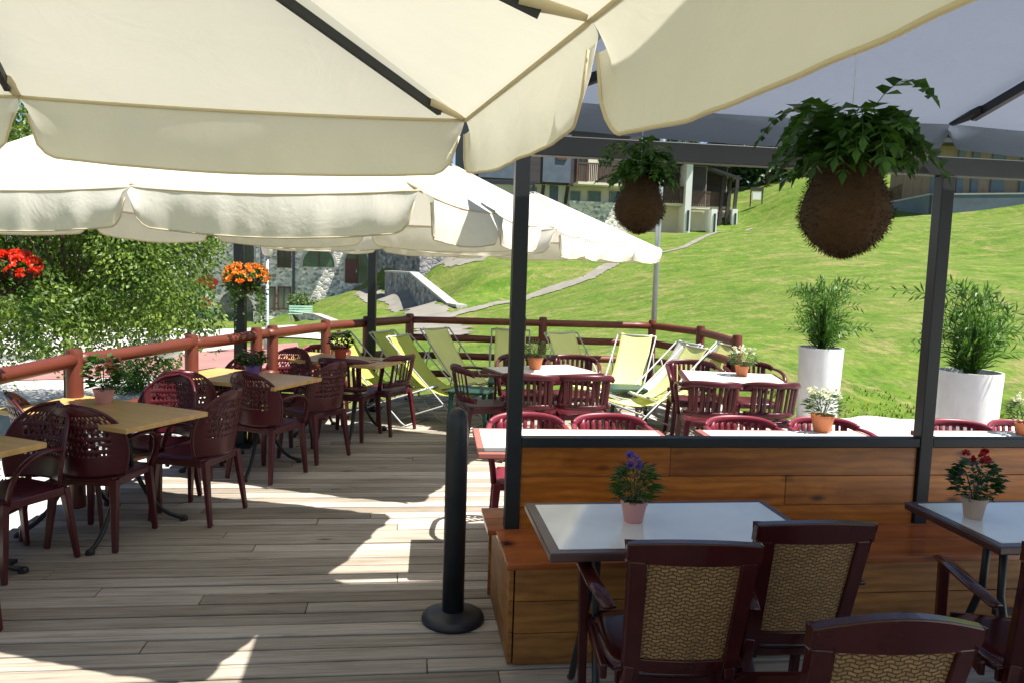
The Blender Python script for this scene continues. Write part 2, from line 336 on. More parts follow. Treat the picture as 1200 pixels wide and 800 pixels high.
patch('square',[(-40,9,0),(-3.6,9,0),(-14.5,44,0),(-40,54,0)],M['plaza_white'],.02,50,60)
patch('road',[(-40,16.5,0),(-4.6,17.0,0),(-5.8,21,0),(-40,20.6,0)],M['plaza_pink'],.035,50,12)
patch('road',[(-40,24,0),(-7,25,0),(-7.6,28,0),(-40,28,0)],M['asphalt'],.035,40,8)
patch('pavement',[(-9,2,0),(-3.35,2,0),(-3.35,9.2,0),(-12,9.2,0)],M['plaza_white'],.02,20,20)
pv=MB(); pv.box((10.9,2.9,-.03),(16.1,11.9,.06)); tag(pv.build('pavement',M['plaza_white']),kind='structure')
ribbon('path',[hit(428,339),hit(470,351),hit(502,367),hit(522,385),hit(512,396)],1.5,M['path'])
ribbon('path',[hit(520,372),hit(560,362),hit(620,349),hit(690,326),hit(720,309)],.75,M['path'])
patch('pavement',[hit(190,404),hit(385,400),hit(348,382),hit(200,385)],M['plaza_white'],.04,40,30)
ribbon('path',[hit(720,309),hit(800,291),hit(880,268)],.42,M['path'],.03)
ribbon('path',[hit(505,312),hit(530,307),hit(570,303)],1.6,M['path'])
ribbon('pavement',[(2.9,9.0,0),(6,8.75,0),(14,8.9,0)],.5,M['plaza_white'],.03)
# grass tufts
gt=MB(); rg=random.Random(3)
for i in range(6000):
    Y=9.0+2.6*rg.random()**1.5; X=rg.uniform(-.28,.72)*Y*1.05
    if X<-1 and Y>17: continue
    z=th.__call__(X,Y) if False else None
    gt.v.append((X,Y,0))
P2=np.array(gt.v); PZ=terr(P2[:,0],P2[:,1]); gt=MB()
for (X,Y,_),z in zip(P2,PZ):
    if X<2.7 and Y<10.3 or Y>9.6+1.8*abs(noise.noise(Vector((X*.9,Y*.9,3))))*2: continue
    if noise.noise(Vector((X*.6,Y*.6,0)))+.25<rg.uniform(-.5,.4): continue
    h=rg.uniform(.02,.055); a=rg.uniform(0,6.28); w=h*.35; l=rg.uniform(-.6,.6)*h
    dx,dy=math.cos(a)*w,math.sin(a)*w
    gt.add([(X-dx,Y-dy,z-.01),(X+dx,Y+dy,z-.01),(X+l,Y+l*.5,z+h)],[(0,1,2)])
tag(gt.build('grass',M['blade']),'short tufts of green and yellow grass on the slope','grass',kind='stuff')
# ------------------------------------------------------------------ deck
RAIL=[(-2.90,1.0),(-2.90,3.2),(-2.88,5.1),(-2.58,6.25),(-2.29,7.25),(-1.98,8.25),(-1.67,8.95),(-1.27,9.62),(1.77,9.86),(2.2,9.1),(2.3,7.95)]
def leftx(y):
    pts=[(-2.9,-50)]+RAIL[:8]
    for a,b in zip(pts,pts[1:]):
        if a[1]<=y<=b[1]: return a[0]+(b[0]-a[0])*(y-a[1])/max(1e-6,b[1]-a[1])
    return -1.27
DY=R(7.2); dk=MB(); cs,sn=math.cos(DY),math.sin(DY); rd=random.Random(5)
pitch=.118
def lx(yl):   # left end in local x for deck row at local y (rotated by DY)
    x=-3.2
    for _ in range(8):
        wy=x*sn+yl*cs; x0=(leftx(wy)-.14+yl*sn)/cs; x=x0
    return x
for r in range(int(-2.6/pitch),int(10.4/pitch)):
    yl=r*pitch; xl=lx(yl)
    # right end
    xr=3.0+yl*sn*.9+ .0
    if xr-xl<.3: continue
    # far boundary: world y < 10.05+.08x
    x=xl-rd.uniform(0,.015)
    cuts=[]; s=xl+rd.uniform(.4,3.4)
    while s<xr-.3: cuts.append(s); s+=rd.choice([2.4,3.0,3.6])
    cuts.append(xr)
    for c in cuts:
        mid=((x+c)/2); wy_l=x*sn+yl*cs; wy_r=c*sn+yl*cs
        lim=lambda X:9.78+.079*(X+1.27)
        a=x;b=c
        if wy_l<lim(x*cs-yl*sn)+.1:
            # clip right
            while b>a+.2 and b*sn+yl*cs>lim(b*cs-yl*sn)+.12: b-=.1
            w=pitch-rd.uniform(.010,.017); dz=rd.uniform(-.005,0)
            M4=Matrix.Rotation(DY,3,'Z'); cc=M4@Vector(((a+b)/2,yl,0))
            dk.box((cc.x,cc.y,-.0125+dz),(b-a-.004,w,.025),0,M4@Matrix.Rotation(rd.uniform(-.0006,.0006),3,'Z'))
        x=c
dko=dk.build('deck',M['deck'],bevel=.0035,seg=1); tag(dko,kind='structure')
# rotate texture frame: bake rotation into the object so the grain follows the boards
Minv=Matrix.Rotation(-DY,4,'Z'); dko.data.transform(Minv); dko.rotation_euler=(0,0,DY)
sb=MB()
for a,b in zip(RAIL[:9],RAIL[1:9]):
    sb.bar((a[0],a[1],-.16),(b[0],b[1],-.16),.05,.26)
for k in range(-2,16): sb.bar((-2.6+.1*k*0,k*.6,-.09),(2.8,k*.6+.6,-.09),.06,.12) if k*.6<9 else None
tag(sb.build('deck_frame',M['log']),kind='structure')
# ------------------------------------------------------------------ log railing
rail=empty('log_railing',(0,0,0),0,'red stained log railing running round the timber terrace, with round posts','railing')
def wob(a,b,r,n=10,seed=0):
    a=Vector(a);b=Vector(b); pts=[];rr=[]
    for i in range(n+1):
        p=a.lerp(b,i/n); q=Vector((noise.noise(p*1.3+Vector((seed,0,0))),noise.noise(p*1.3+Vector((0,seed,5))),noise.noise(p*1.3+Vector((3,seed,9)))))*.012
        pts.append(p+q); rr.append(r*(1+.08*noise.noise(p*2+Vector((seed,1,1)))))
    return pts,rr
def add_rail(a,b,z,r,name='rail',s=0):
    a=Vector(a);b=Vector(b); L=(b-a).length; ang=math.atan2(b.y-a.y,b.x-a.x)
    k=MB(); p,rr=wob((0,0,0),(L,0,0),r,12,s); k.tube(p,rr,14)
    o=k.build(name,M['log'],rail,smooth=True); o.location=(a.x,a.y,z); o.rotation_euler=(0,0,ang)
def add_post(x,y,h=1.06,r=.052,z0=-.3,s=0):
    k=MB(); n=14; k.lathe([(r*1.02,0),(r,.3),(r,h-z0-.03),(r*.88,h-z0-.005),(r*.6,h-z0)],n)
    o=k.build('post',M['log_post'],rail,smooth=True); o.location=(x,y,z0)
    m=o.modifiers.new('e','EDGE_SPLIT'); m.split_angle=R(50)
s=0
for i in range(len(RAIL)-1):
    a,b=RAIL[i],RAIL[i+1]; far=i>=7
    for zz in ([.985,.77,.55,.33] if far else [.985,.60,.22]):
        add_rail(a,b,zz,.043 if far else .047,s=s); s+=1
for x,y in [(-2.90,3.2),(-2.88,5.1),(-2.58,6.25),(-2.33,7.08),(-2.27,7.36),(-1.98,8.25),(-1.67,8.95),(-1.27,9.62),(.12,9.73),(.38,9.75),(1.77,9.86),(2.2,9.1),(2.3,7.95)]:
    add_post(x,y)
# ------------------------------------------------------------------ parasols
def parasol(c,u,v,ze,zh,vh,mat,label,ribw=.026,mast=None,armto=None,seed=0,sag=.05,hem=True,name='parasol',curl=.35,group='cream square parasols over the terrace',vhs=None):
    root=empty(name,(c[0],c[1],0),0,label,'parasol',group)
    u=Vector((u[0],u[1],0)); v=Vector((v[0],v[1],0)); hub=Vector((0,0,zh))
    per=[(-1,1),(0,1),(1,1),(1,0),(1,-1),(0,-1),(-1,-1),(-1,0)]
    ends=[u*a+v*b+Vector((0,0,ze)) for a,b in per]
    can=MB(); val=MB(); hm=MB()
    for i in range(8):
        A,B=ends[i],ends[(i+1)%8]
        E=(B-A); nrm=Vector((E.y,-E.x,0)).normalized()
        if nrm.dot(A)<0: nrm=-nrm
        def edge(s):
            p=A.lerp(B,s); p=p-Vector((0,0,sag*.35*4*s*(1-s))); p-=nrm*(.012*4*s*(1-s)); return p
        def fn(s,t,edge=edge):
            p=hub.lerp(edge(s),t); p.z-=sag*4*s*(1-s)*4*t*(1-t)*.8+ .012*noise.noise(p*3+Vector((seed,0,0)))*(1-abs(2*s-1))*t*(1-t)*4
            return p
        can.grid(lambda s,t:fn(s,t*.999+.001),20,16)
        vhh=vhs[i] if vhs else vh
        def prof(s,vhh=vhh,E=E):
            d=min(s,1-s)*E.length; k=min(1,d/(vhh*.55)); return vhh*(.30+.70*math.sqrt(max(0,1-(1-k)**2)))
        ph=random.Random(seed*17+i).uniform(0,6)
        def vf(s,q,edge=edge,ph=ph):
            h=prof(s); p=edge(s); d=min(s,1-s)*E.length
            am=noise.noise(Vector((s*4+ph,seed,1)))+.5; fold=(math.sin(s*E.length*23+ph+2*math.sin(s*5))*.010+math.sin(s*E.length*51+ph*2)*.004)*max(0,am)*(1.8 if seed in(2,3,4) else .8)
            c_=math.exp(-(d/.12)**2)
            swell=.018*math.sin(s*PI)+.03*noise.noise(Vector((s*2.6+ph,seed,q*.6)))
            z=p.z-h*q-.014*math.sin(PI*s)*q
            mid=(A+B)/2; t=E.normalized()
            return Vector((p.x,p.y,0))+nrm*((fold+swell)*q+.035*c_*q*(1 if i%2 else .4)*math.sin(q*PI*.9)+.01*math.sin(q*3))+t*((.02+.02*q)*c_*q*(-1 if s>.5 else 1)*curl)+Vector((0,0,z))
        val.grid(lambda s,q:vf(s,q),48,10)
        if hem:
            hm.tube([vf(k/48,1.0) for k in range(49)],.0032,5,1,cap=True)
        hm.tube([edge(k/20)-Vector((0,0,.004)) for k in range(21)],.005,5,1)
    can.build('canopy',mat,root,smooth=True)
    vo=val.build('valance',mat,root,smooth=True)
    if hem: hm.build('hem',M['creamhem'] if mat==M['cream'] else mat,vo,smooth=True)
    for e in ends:
        k=MB(); a=hub+Vector((0,0,-.06)); b=hub.lerp(e,.93)-Vector((0,0,.03)); k.bar(a,b,ribw*.7,ribw)
        rb=k.build('rib',M['anthracite'],root)
        pk=MB(); d=(e-hub).normalized(); pts=[hub.lerp(e,t)-Vector((0,0,.028*(1-(t-.9)/.1))) for t in(.90,.925,.95,.975,.995)]
        pk.tube(pts,[ribw*.95,ribw*.9,ribw*.7,ribw*.6,ribw*.5],8,.6); pk.build('pocket',M['creamhem'] if mat==M['cream'] else M['anthracite'],rb,smooth=True)
    k=MB(); k.lathe([(.05,-.16),(.06,-.12),(.06,-.03),(.03,-.015),(.012,-.012)],12,(0,0,zh)); k.build('hub',M['anthracite'],root,smooth=True)
    if mast:
        mx,my,mr,mz=mast; lx_,ly_=mx-c[0],my-c[1]
        k=MB(); k.box((lx_,ly_,mz/2),(mr,mr,mz)); k.build('mast',M['anthracite'],root,bevel=.004)
        k=MB(); k.box((lx_,ly_,.012),(.24,.24,.022)); k.build('base_plate',M['anthracite'],root,bevel=.003)
        if (lx_**2+ly_**2)>.05:
            k=MB(); a=Vector((lx_,ly_,mz-.06)); b=Vector((0,0,zh+.09)); k.bar(a,b,.05,.05); k.bar((0,0,zh+.11),(0,0,zh-.05),.03,.03)
            k.build('arm',M['anthracite'],root,bevel=.003)
    return root
def sq(corner,yaw,side):   # near-right corner, yaw of its right edge away from +Y, returns centre,u,v
    rt=Vector((math.cos(yaw),math.sin(yaw),0)); fw=Vector((-math.sin(yaw),math.cos(yaw),0)); h=side/2
    c=Vector((corner[0],corner[1],0))-rt*h+fw*h; return (c.x,c.y),(rt.x*h,rt.y*h),(fw.x*h,fw.y*h)
A1=at(20,112,2.1);B1=at(545,140,2.1);C1=at(692,22,2.1)
u1=(B1-A1); v1=(B1-C1); c1=A1-v1
parasol((c1.x,c1.y),u1,v1,2.1,2.60,.150,M['cream'],'large cream parasol overhead in the foreground, seen from underneath with dark ribs',ribw=.021,vhs=[.15,.15,.15,.19,.16,.15,.15,.15],mast=(c1.x,c1.y,.055,2.57),seed=1,sag=.03)
cc,uu,vv=sq((-.323,2.64),R(-12),2.20)
parasol(cc,uu,vv,1.94,2.70,.142,M['cream'],'low cream parasol just behind the overhead one, its valance across the left of the view',mast=(-2.78,4.0,.06,2.62),seed=2,sag=.05)
cc,uu,vv=sq((.26,5.07),R(-14),2.20)
parasol(cc,uu,vv,1.94,2.50,.150,M['cream'],'middle cream parasol of the row, its dark mast beside the orange flower basket',mast=(-2.43,6.95,.09,2.66),seed=3,sag=.07)
cc,uu,vv=sq((.78,7.52),R(-25),2.42)
parasol(cc,uu,vv,1.95,2.55,.150,M['cream'],'farthest cream parasol of the row, its tip pointing towards the slope',mast=(-1.60,8.85,.088,2.66),seed=4,sag=.07)
# grey awning parasol over the booth
gl=Vector((.0,3.50,0)); gy=R(8.5); fw=Vector((-math.sin(gy),math.cos(gy),0)); rt=Vector((math.cos(gy),math.sin(gy),0)); h=2.08
gc=gl+rt*h-fw*h
parasol((gc.x,gc.y),rt*h,fw*h,2.43,2.98,.115,M['grey_cloth'],'big grey parasol covering the wooden booth on the right',ribw=.04,mast=(gc.x,gc.y,.07,2.95),seed=6,sag=.06,hem=False,group=None,curl=.1)
# ------------------------------------------------------------------ wooden screen with posts and beam
P1=Vector((.022,3.64,0)); P2=Vector((2.11,3.92,0)); sd=(P2-P1).normalized(); sn_=Vector((-sd.y,sd.x,0)); syaw=math.atan2(sd.y,sd.x)
L12=(P2-P1).length
scr=empty('wooden_screen',(P1.x,P1.y,0),syaw,'varnished pine screen framed by dark posts, mid rail and overhead beam behind the booth bench','screen')
NP=3
for i in range(NP):
    k=MB(); k.box((i*L12,0,1.1),(.068,.068,2.2)); k.build('post',M['anthracite'],scr,bevel=.004)
k=MB(); k.box((L12*(NP-1)/2,0,2.245),(L12*(NP-1)+.068,.07,.09)); k.build('beam',M['anthracite'],scr,bevel=.004)
for i in range(NP-1):
    x0=i*L12+.036;x1=(i+1)*L12-.036
    k=MB(); k.box(((x0+x1)/2,0,.87),(x1-x0,.062,.045)); k.build('mid_rail',M['anthracite'],scr,bevel=.003)
    k=MB(); z=.40; rr=random.Random(40+i)
    for hh in(.15,.15,.1445):
        cut=x0+rr.uniform(.35,.7)*(x1-x0)
        k.box(((x0+cut)/2,0,z+hh/2),(cut-x0-.003,.028,hh-.003)); k.box(((x1+cut)/2,0,z+hh/2),(x1-cut-.003,.028,hh-.003)); z+=hh
    k.build('panel',M['screen_wood'],scr,bevel=.002)
# benches
def bench(y0,y1,x0,x1,label,far):
    b=empty('box_bench',(P1.x,P1.y,0),syaw,label,'bench')
    ov=.025
    k=MB(); ya,yb=(y0,y1)
    nb=2; w=(yb-ya)/nb
    for i in range(nb): k.box(((x0+x1)/2,ya+w*(i+.5),.438),(x1-x0,w-.004,.028))
    k.build('seat',M['bench_wood'],b,bevel=.004)
    k=MB(); bx0=x0+ov; fy=(y0+ov) if not far else (y1-ov)
    for q in range(3): k.box(((bx0+x1)/2+.001,fy,.07+q*.141),(x1-bx0-.03,.02,.138))
    k.build('front_panel',M['box_wood'],b,bevel=.002)
    k=MB()
    for q in range(3): k.box((bx0,(y0+ov+.275)/2,.07+q*.141),(.02,.275-y0-ov,.138))
    if not far: k.build('side_panel',M['box_wood'],b,bevel=.002)
    return b
bench(-.47,-.045,-.077,4.3,'varnished red pine box bench in front of the wooden screen, facing the camera',False)
bench(-.04,.30,-.115,4.3,'red pine box bench behind the wooden screen, its end sticking out left of the post',True)
# ------------------------------------------------------------------ bollard
b=empty('bollard',(-.243,3.60,0),0,'black round topped bollard standing on a disc foot in the middle of the deck','bollard')
k=MB(); k.lathe([(.052,.03),(.052,.935),(.050,.97),(.043,1.0),(.03,1.02),(.012,1.03)],28); k.build('post',M['bollard'],b,smooth=True)
k=MB(); k.lathe([(.148,0),(.150,.012),(.146,.026),(.120,.036),(.058,.046),(.054,.05)],40); k.build('foot',M['bollard'],b,smooth=True)
k=MB(); k.box((.0,-.053,.86),(.016,.006,.03)); k.build('strap_slot',M['blackmetal'],b)
# ------------------------------------------------------------------ chairs
def bez(p0,p1,p2,p3,n=8):
    r=[]
    p0,p1,p2,p3=[Vector(p) for p in(p0,p1,p2,p3)]
    for i in range(n+1):
        t=i/n; r.append(p0*(1-t)**3+p1*3*t*(1-t)**2+p2*3*t*t*(1-t)+p3*t**3)
    return r
def seat_mesh(w,d,z,y0=0,dish=.012):
    k=MB(); n=14
    def fn(u,v):
        a=2*u-1;b=2*v-1
        e=1/max(1e-6,(abs(a)**4+abs(b)**4)**.25) if max(abs(a),abs(b))>1e-6 else 1
        m=max(abs(a),abs(b)); x=a*min(1,e*m) if m>0 else 0; y=b*min(1,e*m) if m>0 else 0
        rr=min(1,(x*x+y*y))
        return (x*w/2*(1-.06*(1-v)),y0+y*d/2,z-dish*(1-rr)-(.018*max(0,m-.9)*10)*1)
    k.grid(fn,n,n); return k
def legs(root,m,fx,fy,rx,ry,zt,spl=.03,wt=.055,wb=.034,ang=True):
    for sx in(-1,1):
        for (x,y,dy) in((fx,fy,.03),(rx,ry,-.055)):
            k=MB(); k.bar((sx*x,y,zt),(sx*(x+spl),y+dy,0),wt,wt*.72,wb,wb*.72,up=(0,1,0)); k.build('leg',m,root,bevel=.006)
def chair_round(label,group,mat,hi=.89):
    root=empty('plastic_armchair',(0,0,0),0,label,'chair',group)
    seat_mesh(.44,.43,.44,.02).build('seat',mat,root,smooth=True,solid=.02)
    k=MB(); NU,NV=36,34; zb=.45; H=hi-zb
    def W(v): return .25*math.sqrt(max(0,1-(max(0,v-.42)/.58)**2.3)) if v>.42 else .25-.03*(1-v/.42)**2
    def bk(u,v):
        a=(2*u-1); w=W(v); x=w*a; y=-.205-.085*v+.10*(a*a)*(w/.235)**2-.015*math.cos(a*PI/2)
        return (x,y,zb+H*v)
    def skip(i,j):
        u=(i+.5)/NU*2-1; v=(j+.5)/NV
        if v<.30 or v>.90 or abs(u)*W(v)>.185: return False
        X=i*W(v)/.235 ; q=(j%6)
        ii=(i+(3 if (j//6)%2 else 0))%6
        return (ii,q) in {(1,1),(1,2),(3,1),(3,2),(2,4),(4,4),(5,1),(0,4),(2,3)}
    k.grid(bk,NU,NV,skip); k.build('backrest',mat,root,smooth=True,solid=.011)
    k=MB(); k.tube([bk(0,v/20) for v in range(21)]+[bk(u/16,1) for u in range(1,17)]+[bk(1,1-v/20) for v in range(1,21)],.011,8); k.build('back_rim',mat,root,smooth=True)
    for sx in(-1,1):
        k=MB(); p=bez((sx*.232,-.14,.66),(sx*.29,-.02,.70),(sx*.30,.10,.70),(sx*.275,.17,.60),8)+bez((sx*.275,.17,.60),(sx*.262,.20,.53),(sx*.235,.2,.48),(sx*.222,.19,.43),4)[1:]
        k.tube(p,[.022,.022,.023,.024,.024,.024,.023,.022,.021,.021,.021,.022,.024],8,.55,up=(0,0,1)); k.build('arm',mat,root,smooth=True)
    k=MB(); k.box((0,.215,.415),(.38,.02,.05)); k.box((0,-.18,.415),(.38,.02,.05)); k.box((-.205,.02,.415),(.02,.36,.05)); k.box((.205,.02,.415),(.02,.36,.05)); k.build('seat_frame',mat,root,bevel=.006)
    legs(root,mat,.195,.195,.19,-.175,.43)
    return root
def chair_slat(label,group,mat,hi=.765,ns=9):
    root=empty('slatted_armchair',(0,0,0),0,label,'chair',group)
    seat_mesh(.44,.43,.43,.02).build('seat',mat,root,smooth=True,solid=.02)
    def pt(a,z): # a in -1..1 around the back
        t=(z-.43)/(hi-.43); return Vector((.245*math.sin(a*1.25)*(1+.06*t),-.03-.20*math.cos(a*1.25)-.06*t,z-.035*abs(a)**3*t))
    k=MB(); k.tube([pt(-1+2*i/24,hi) for i in range(25)],.015,10,1.9); k.build('top_rail',mat,root,smooth=True)
    k=MB(); k.tube([pt(-.9+1.8*i/18,.50) for i in range(19)],.013,8,1.9); k.build('back_rail',mat,root,smooth=True)
    for i in range(ns):
        a=-.62+1.24*i/(ns-1); k=MB(); w=.015 if i not in(0,ns-1) else .026
        k.tube([pt(a,.50+(hi-.50)*t/5) for t in range(6)],w,6,.3); k.build('slat',mat,root,smooth=True)
    for sx in(-1,1):
        k=MB(); p=bez(pt(sx,hi),(sx*.27,.08,hi-.02),(sx*.27,.19,hi-.07),(sx*.25,.20,.62),8)+[Vector((sx*.232,.20,.52)),Vector((sx*.222,.19,.42))]
        k.tube(p,[.02]*11,8,.65); k.build('arm',mat,root,smooth=True)
    k=MB(); k.box((0,.215,.405),(.38,.02,.05)); k.box((0,-.18,.405),(.38,.02,.05)); k.box((-.205,.02,.405),(.02,.36,.05)); k.box((.205,.02,.405),(.02,.36,.05)); k.build('seat_frame',mat,root,bevel=.006)
    legs(root,mat,.2,.195,.195,-.175,.42,wt=.05)
    return root
def chair_woven(label,group,mat,arch=.014,w=.385,hi=.90,arms=True):
    root=empty('woven_back_armchair',(0,0,0),0,label,'chair',group)
    seat_mesh(.46,.45,.43,.02,.006).build('seat',mat,root,smooth=True,solid=.022)
    tilt=.13
    def q(x,z,dy=0):  # back plane point
        t=(z-.40)/(hi-.40); return Vector((x*(1-.10*(1-t)),-.215-tilt*t-.02*math.cos(x/w*PI)+dy,z))
    def slab(x0,x1,z0,z1,th=.03,arc=0,nu=12,nv=2):
        k=MB(); 
        def f(side):
            return lambda u,v:q(x0+(x1-x0)*u, z0+(z1-z0)*v+(arc*math.sin(PI*u) if v>.5 else 0), side*th/2)
        n0=len(k.v); k.grid(f(-1),nu,nv); k.grid(f(1),nu,nv); N=(nu+1)*(nv+1)
        idx=lambda s,i,j:s*N+j*(nu+1)+i
        k.f=[fc if fi<nu*nv else fc for fi,fc in enumerate(k.f)]
        for i in range(nu):
            for j in(0,nv): k.f.append((idx(0,i,j),idx(0,i+1,j),idx(1,i+1,j),idx(1,i,j)))
        for j in range(nv):
            for i in(0,nu): k.f.append((idx(0,i,j),idx(0,i,j+1),idx(1,i,j+1),idx(1,i,j)))
        return k
    h=w/2
    slab(-h-.008,h+.008,hi-.058,hi,.032,arch).build('top_rail',mat,root,bevel=.005)
    slab(-h+.045,h-.045,.455,.50,.03).build('lower_rail',mat,root,bevel=.004)
    for sx in(-1,1):
        slab(*( (sx*h-(.0 if sx<0 else .048)), (sx*h+(.048 if sx<0 else 0)) ),.40,hi-.057,.036,nu=2,nv=8).build('stile',mat,root,bevel=.005)
    slab(-h+.044,h-.044,.495,hi-.052,.014,arch*.8,16,10).build('woven_panel',M['rattan'],root,smooth=False)
    for sx in(-1,1):
        k=MB(); pts=[(sx*.225,-.24,.655),(sx*.25,-.1,.665),(sx*.262,.08,.665),(sx*.262,.2,.65)]
        k.tube(pts,[.024,.028,.030,.026],10,.38)
        if arms: k.build('armrest',mat,root,smooth=True)
        k=MB(); k.bar((sx*.255,.17,.66) if arms else (sx*.215,.2,.42),(sx*.235,.205,.0),.034,.045,.03,.034,up=(0,1,0)); k.build('leg',mat,root,bevel=.006)
        k=MB(); k.bar(q(sx*(h-.022),.47),(sx*.22,-.27,0),.036,.042,.03,.034,up=(0,1,0)); k.build('leg',mat,root,bevel=.006)
    k=MB(); k.box((0,.225,.405),(.40,.022,.055)); k.box((0,-.19,.405),(.38,.022,.05)); k.box((-.222,.02,.405),(.022,.38,.05)); k.box((.222,.02,.405),(.022,.38,.05)); k.build('seat_frame',mat,root,bevel=.006)
    return root
GA='maroon perforated plastic armchairs along the left railing'
protoA=None
def placeA(x,y,yaw,label):
    global protoA
    if protoA is None: protoA=chair_round(label,GA,M['maroon']); o=protoA
    else: o=copy_tree(protoA)
    o.location=(x,y,0); o.scale=(.93,.93,.955); o.rotation_euler=(0,0,R(yaw)); o['label']=label
# yaw: 0 faces away (+Y); positive turns to the left (-X)
placeA(-2.41,4.53,-4,'perforated maroon armchair in front of the peach rose table, back to the camera')
placeA(-2.03,5.02,78,'perforated maroon armchair at the right end of the peach rose table, facing the railing')
placeA(-2.44,5.27,165,'perforated maroon armchair behind the peach rose table, facing the camera')
placeA(-2.50,5.98,10,'perforated maroon armchair between the peach rose table and the purple pot table, by the railing')
placeA(-1.89,6.0,-22,'perforated maroon armchair in front of the purple pot table, back to the camera')
placeA(-1.68,6.62,62,'perforated maroon armchair at the right end of the purple pot table')
placeA(-2.12,7.15,168,'perforated maroon armchair behind the purple pot table, facing the camera')
placeA(-2.42,6.62,150,'perforated maroon armchair touching the dark parasol mast, behind the purple pot')
placeA(-2.66,4.10,158,'perforated maroon armchair behind the leftmost wooden table cut by the frame')
placeA(-2.76,4.72,-60,'dark perforated maroon armchair at the left end of the peach rose table')
placeA(-2.50,3.18,-10,'maroon armchair at the bottom left edge, mostly out of the frame')
GB='maroon slatted plastic armchairs'
protoB=None
def placeB(x,y,yaw,label,mat=None,sz=1):
    global protoB
    if protoB is None: protoB=chair_slat(label,GB,M['maroon']); o=protoB
    else: o=copy_tree(protoB)
    o.location=(x,y,0); o.rotation_euler=(0,0,R(yaw)); o['label']=label
    o.scale=(sz,sz,sz)
    if mat:
        for ch in o.children: ch.data=ch.data.copy(); ch.data.materials[0]=mat
placeB(-1.55,7.45,-12,'slatted maroon armchair in front of the red pot table, back to the camera')
placeB(-1.27,7.76,66,'slatted maroon armchair at the right end of the red pot table')
placeB(-1.95,8.05,185,'sunlit maroon armchair behind the wooden table with the red pot, only its top rail showing',M['maroon_lit'])
placeB(.19,6.82,-8,'slatted maroon armchair at the left front of the rosemary pot table')
placeB(.63,6.86,6,'slatted maroon armchair at the right front of the rosemary pot table')
placeB(-.25,7.05,-70,'slatted maroon armchair at the left end of the rosemary pot table')
placeB(.12,7.78,180,'slatted maroon armchair behind the far white table, left of the rosemary pot')
placeB(.62,7.82,176,'slatted maroon armchair behind the far white table, right of the rosemary pot')
placeB(1.72,6.72,-4,'slatted maroon armchair at the left front of the white table near the round planters')
placeB(2.22,6.78,6,'slatted maroon armchair at the right front of the white table near the round planters')
placeB(1.82,7.72,178,'slatted armchair behind the white table near the planters, left of its flower pot')
placeB(2.42,7.75,182,'slatted armchair behind the white table near the planters, right of its flower pot')
xs_=[(618,'armchair top behind the pine screen, behind the left dark post'),(714,'armchair top behind the pine screen, above the purple flower'),(866,'armchair top behind the pine screen, just left of the white daisies'),(962,'armchair top behind the pine screen, directly behind the white daisies'),(1118,'armchair top behind the pine screen in front of the right white planter'),(1192,'armchair top behind the pine screen at the right edge of the frame')]
for i,(px,lb) in enumerate(xs_):
    Yc=4.98+.06*i; p=aty(px,500,Yc); placeB(p.x,p.y-.21,183,'sunlit maroon '+lb,M['maroon_lit'],.945)
protoC=None
def placeC(x,y,yaw,label):
    global protoC
    if protoC is None: protoC=chair_woven(label,'maroon armchairs with woven beige backs',M['maroon_wood']); o=protoC
    else: o=copy_tree(protoC)
    o.location=(x,y,0); o.rotation_euler=(0,0,R(yaw)); o['label']=label; return o
placeC(.545,2.58,2,'left of the two woven-back maroon armchairs tucked at the booth table')
placeC(.965,2.80,6,'right of the two woven-back maroon armchairs tucked at the booth table')
f3=chair_woven('maroon armchair with arched woven back cut by the bottom edge of the frame','maroon armchairs with woven beige backs',M['maroon_wood'],arch=.04,w=.415,hi=.86,arms=False)
f3.location=(.93,2.16,0); f3.rotation_euler=(0,0,R(4))
placeC(1.86,2.62,-58+40,'maroon armchair at the right booth table, cut by the right edge of the frame').rotation_euler=(0,0,R(-12))
# ------------------------------------------------------------------ tables
def wood_table(x,y,yaw,label,L=1.10,Wd=.60):
    r=empty('wooden_table',(x,y,0),R(yaw),label,'table','light wooden tables along the left railing')
    k=MB(); k.box((0,0,.725),(L,Wd,.03)); k.build('tabletop',M['table_wood'],r,bevel=.004)
    k=MB(); k.box((0,0,.70),(L*.7,.06,.02)); k.bar((-.2,0,.42),(.2,0,.42),.03,.03); k.build('under_frame',M['blackmetal'],r)
    for sx in(-1,1):
        for sy in(-1,1):
            k=MB(); p=[(sx*.20,sy*.02,.70),(sx*.20,sy*.03,.42)]+[tuple(q) for q in bez((sx*.20,sy*.05,.40),(sx*.22,sy*.12,.2),(sx*.25,sy*.2,.08),(sx*.29,sy*.30,.035),6)]+[(sx*.30,sy*.34,.018)]
            k.tube(p,.014,8); lg=k.build('leg',M['blackmetal'],r,smooth=True)
            k=MB(); k.lathe([(.026,0),(.026,.02),(.015,.03)],10,(sx*.30,sy*.34,0)); k.build('foot_pad',M['blackmetal'],lg)
    return r
def tab_c(fl,bl,r_):return
wood_table(-2.49,4.70,-23,'light wooden table with the peach roses in a pale pink pot beside the railing')
wood_table(-2.16,6.22,-21,'light wooden table with the purple pot in front of the dark parasol mast')
wood_table(-1.66,7.55,-20,'light wooden table with the red pot, nearest the far corner of the railing',L=1.12)
wood_table(-2.95,3.78,-21,'light wooden table cut by the left edge of the frame')
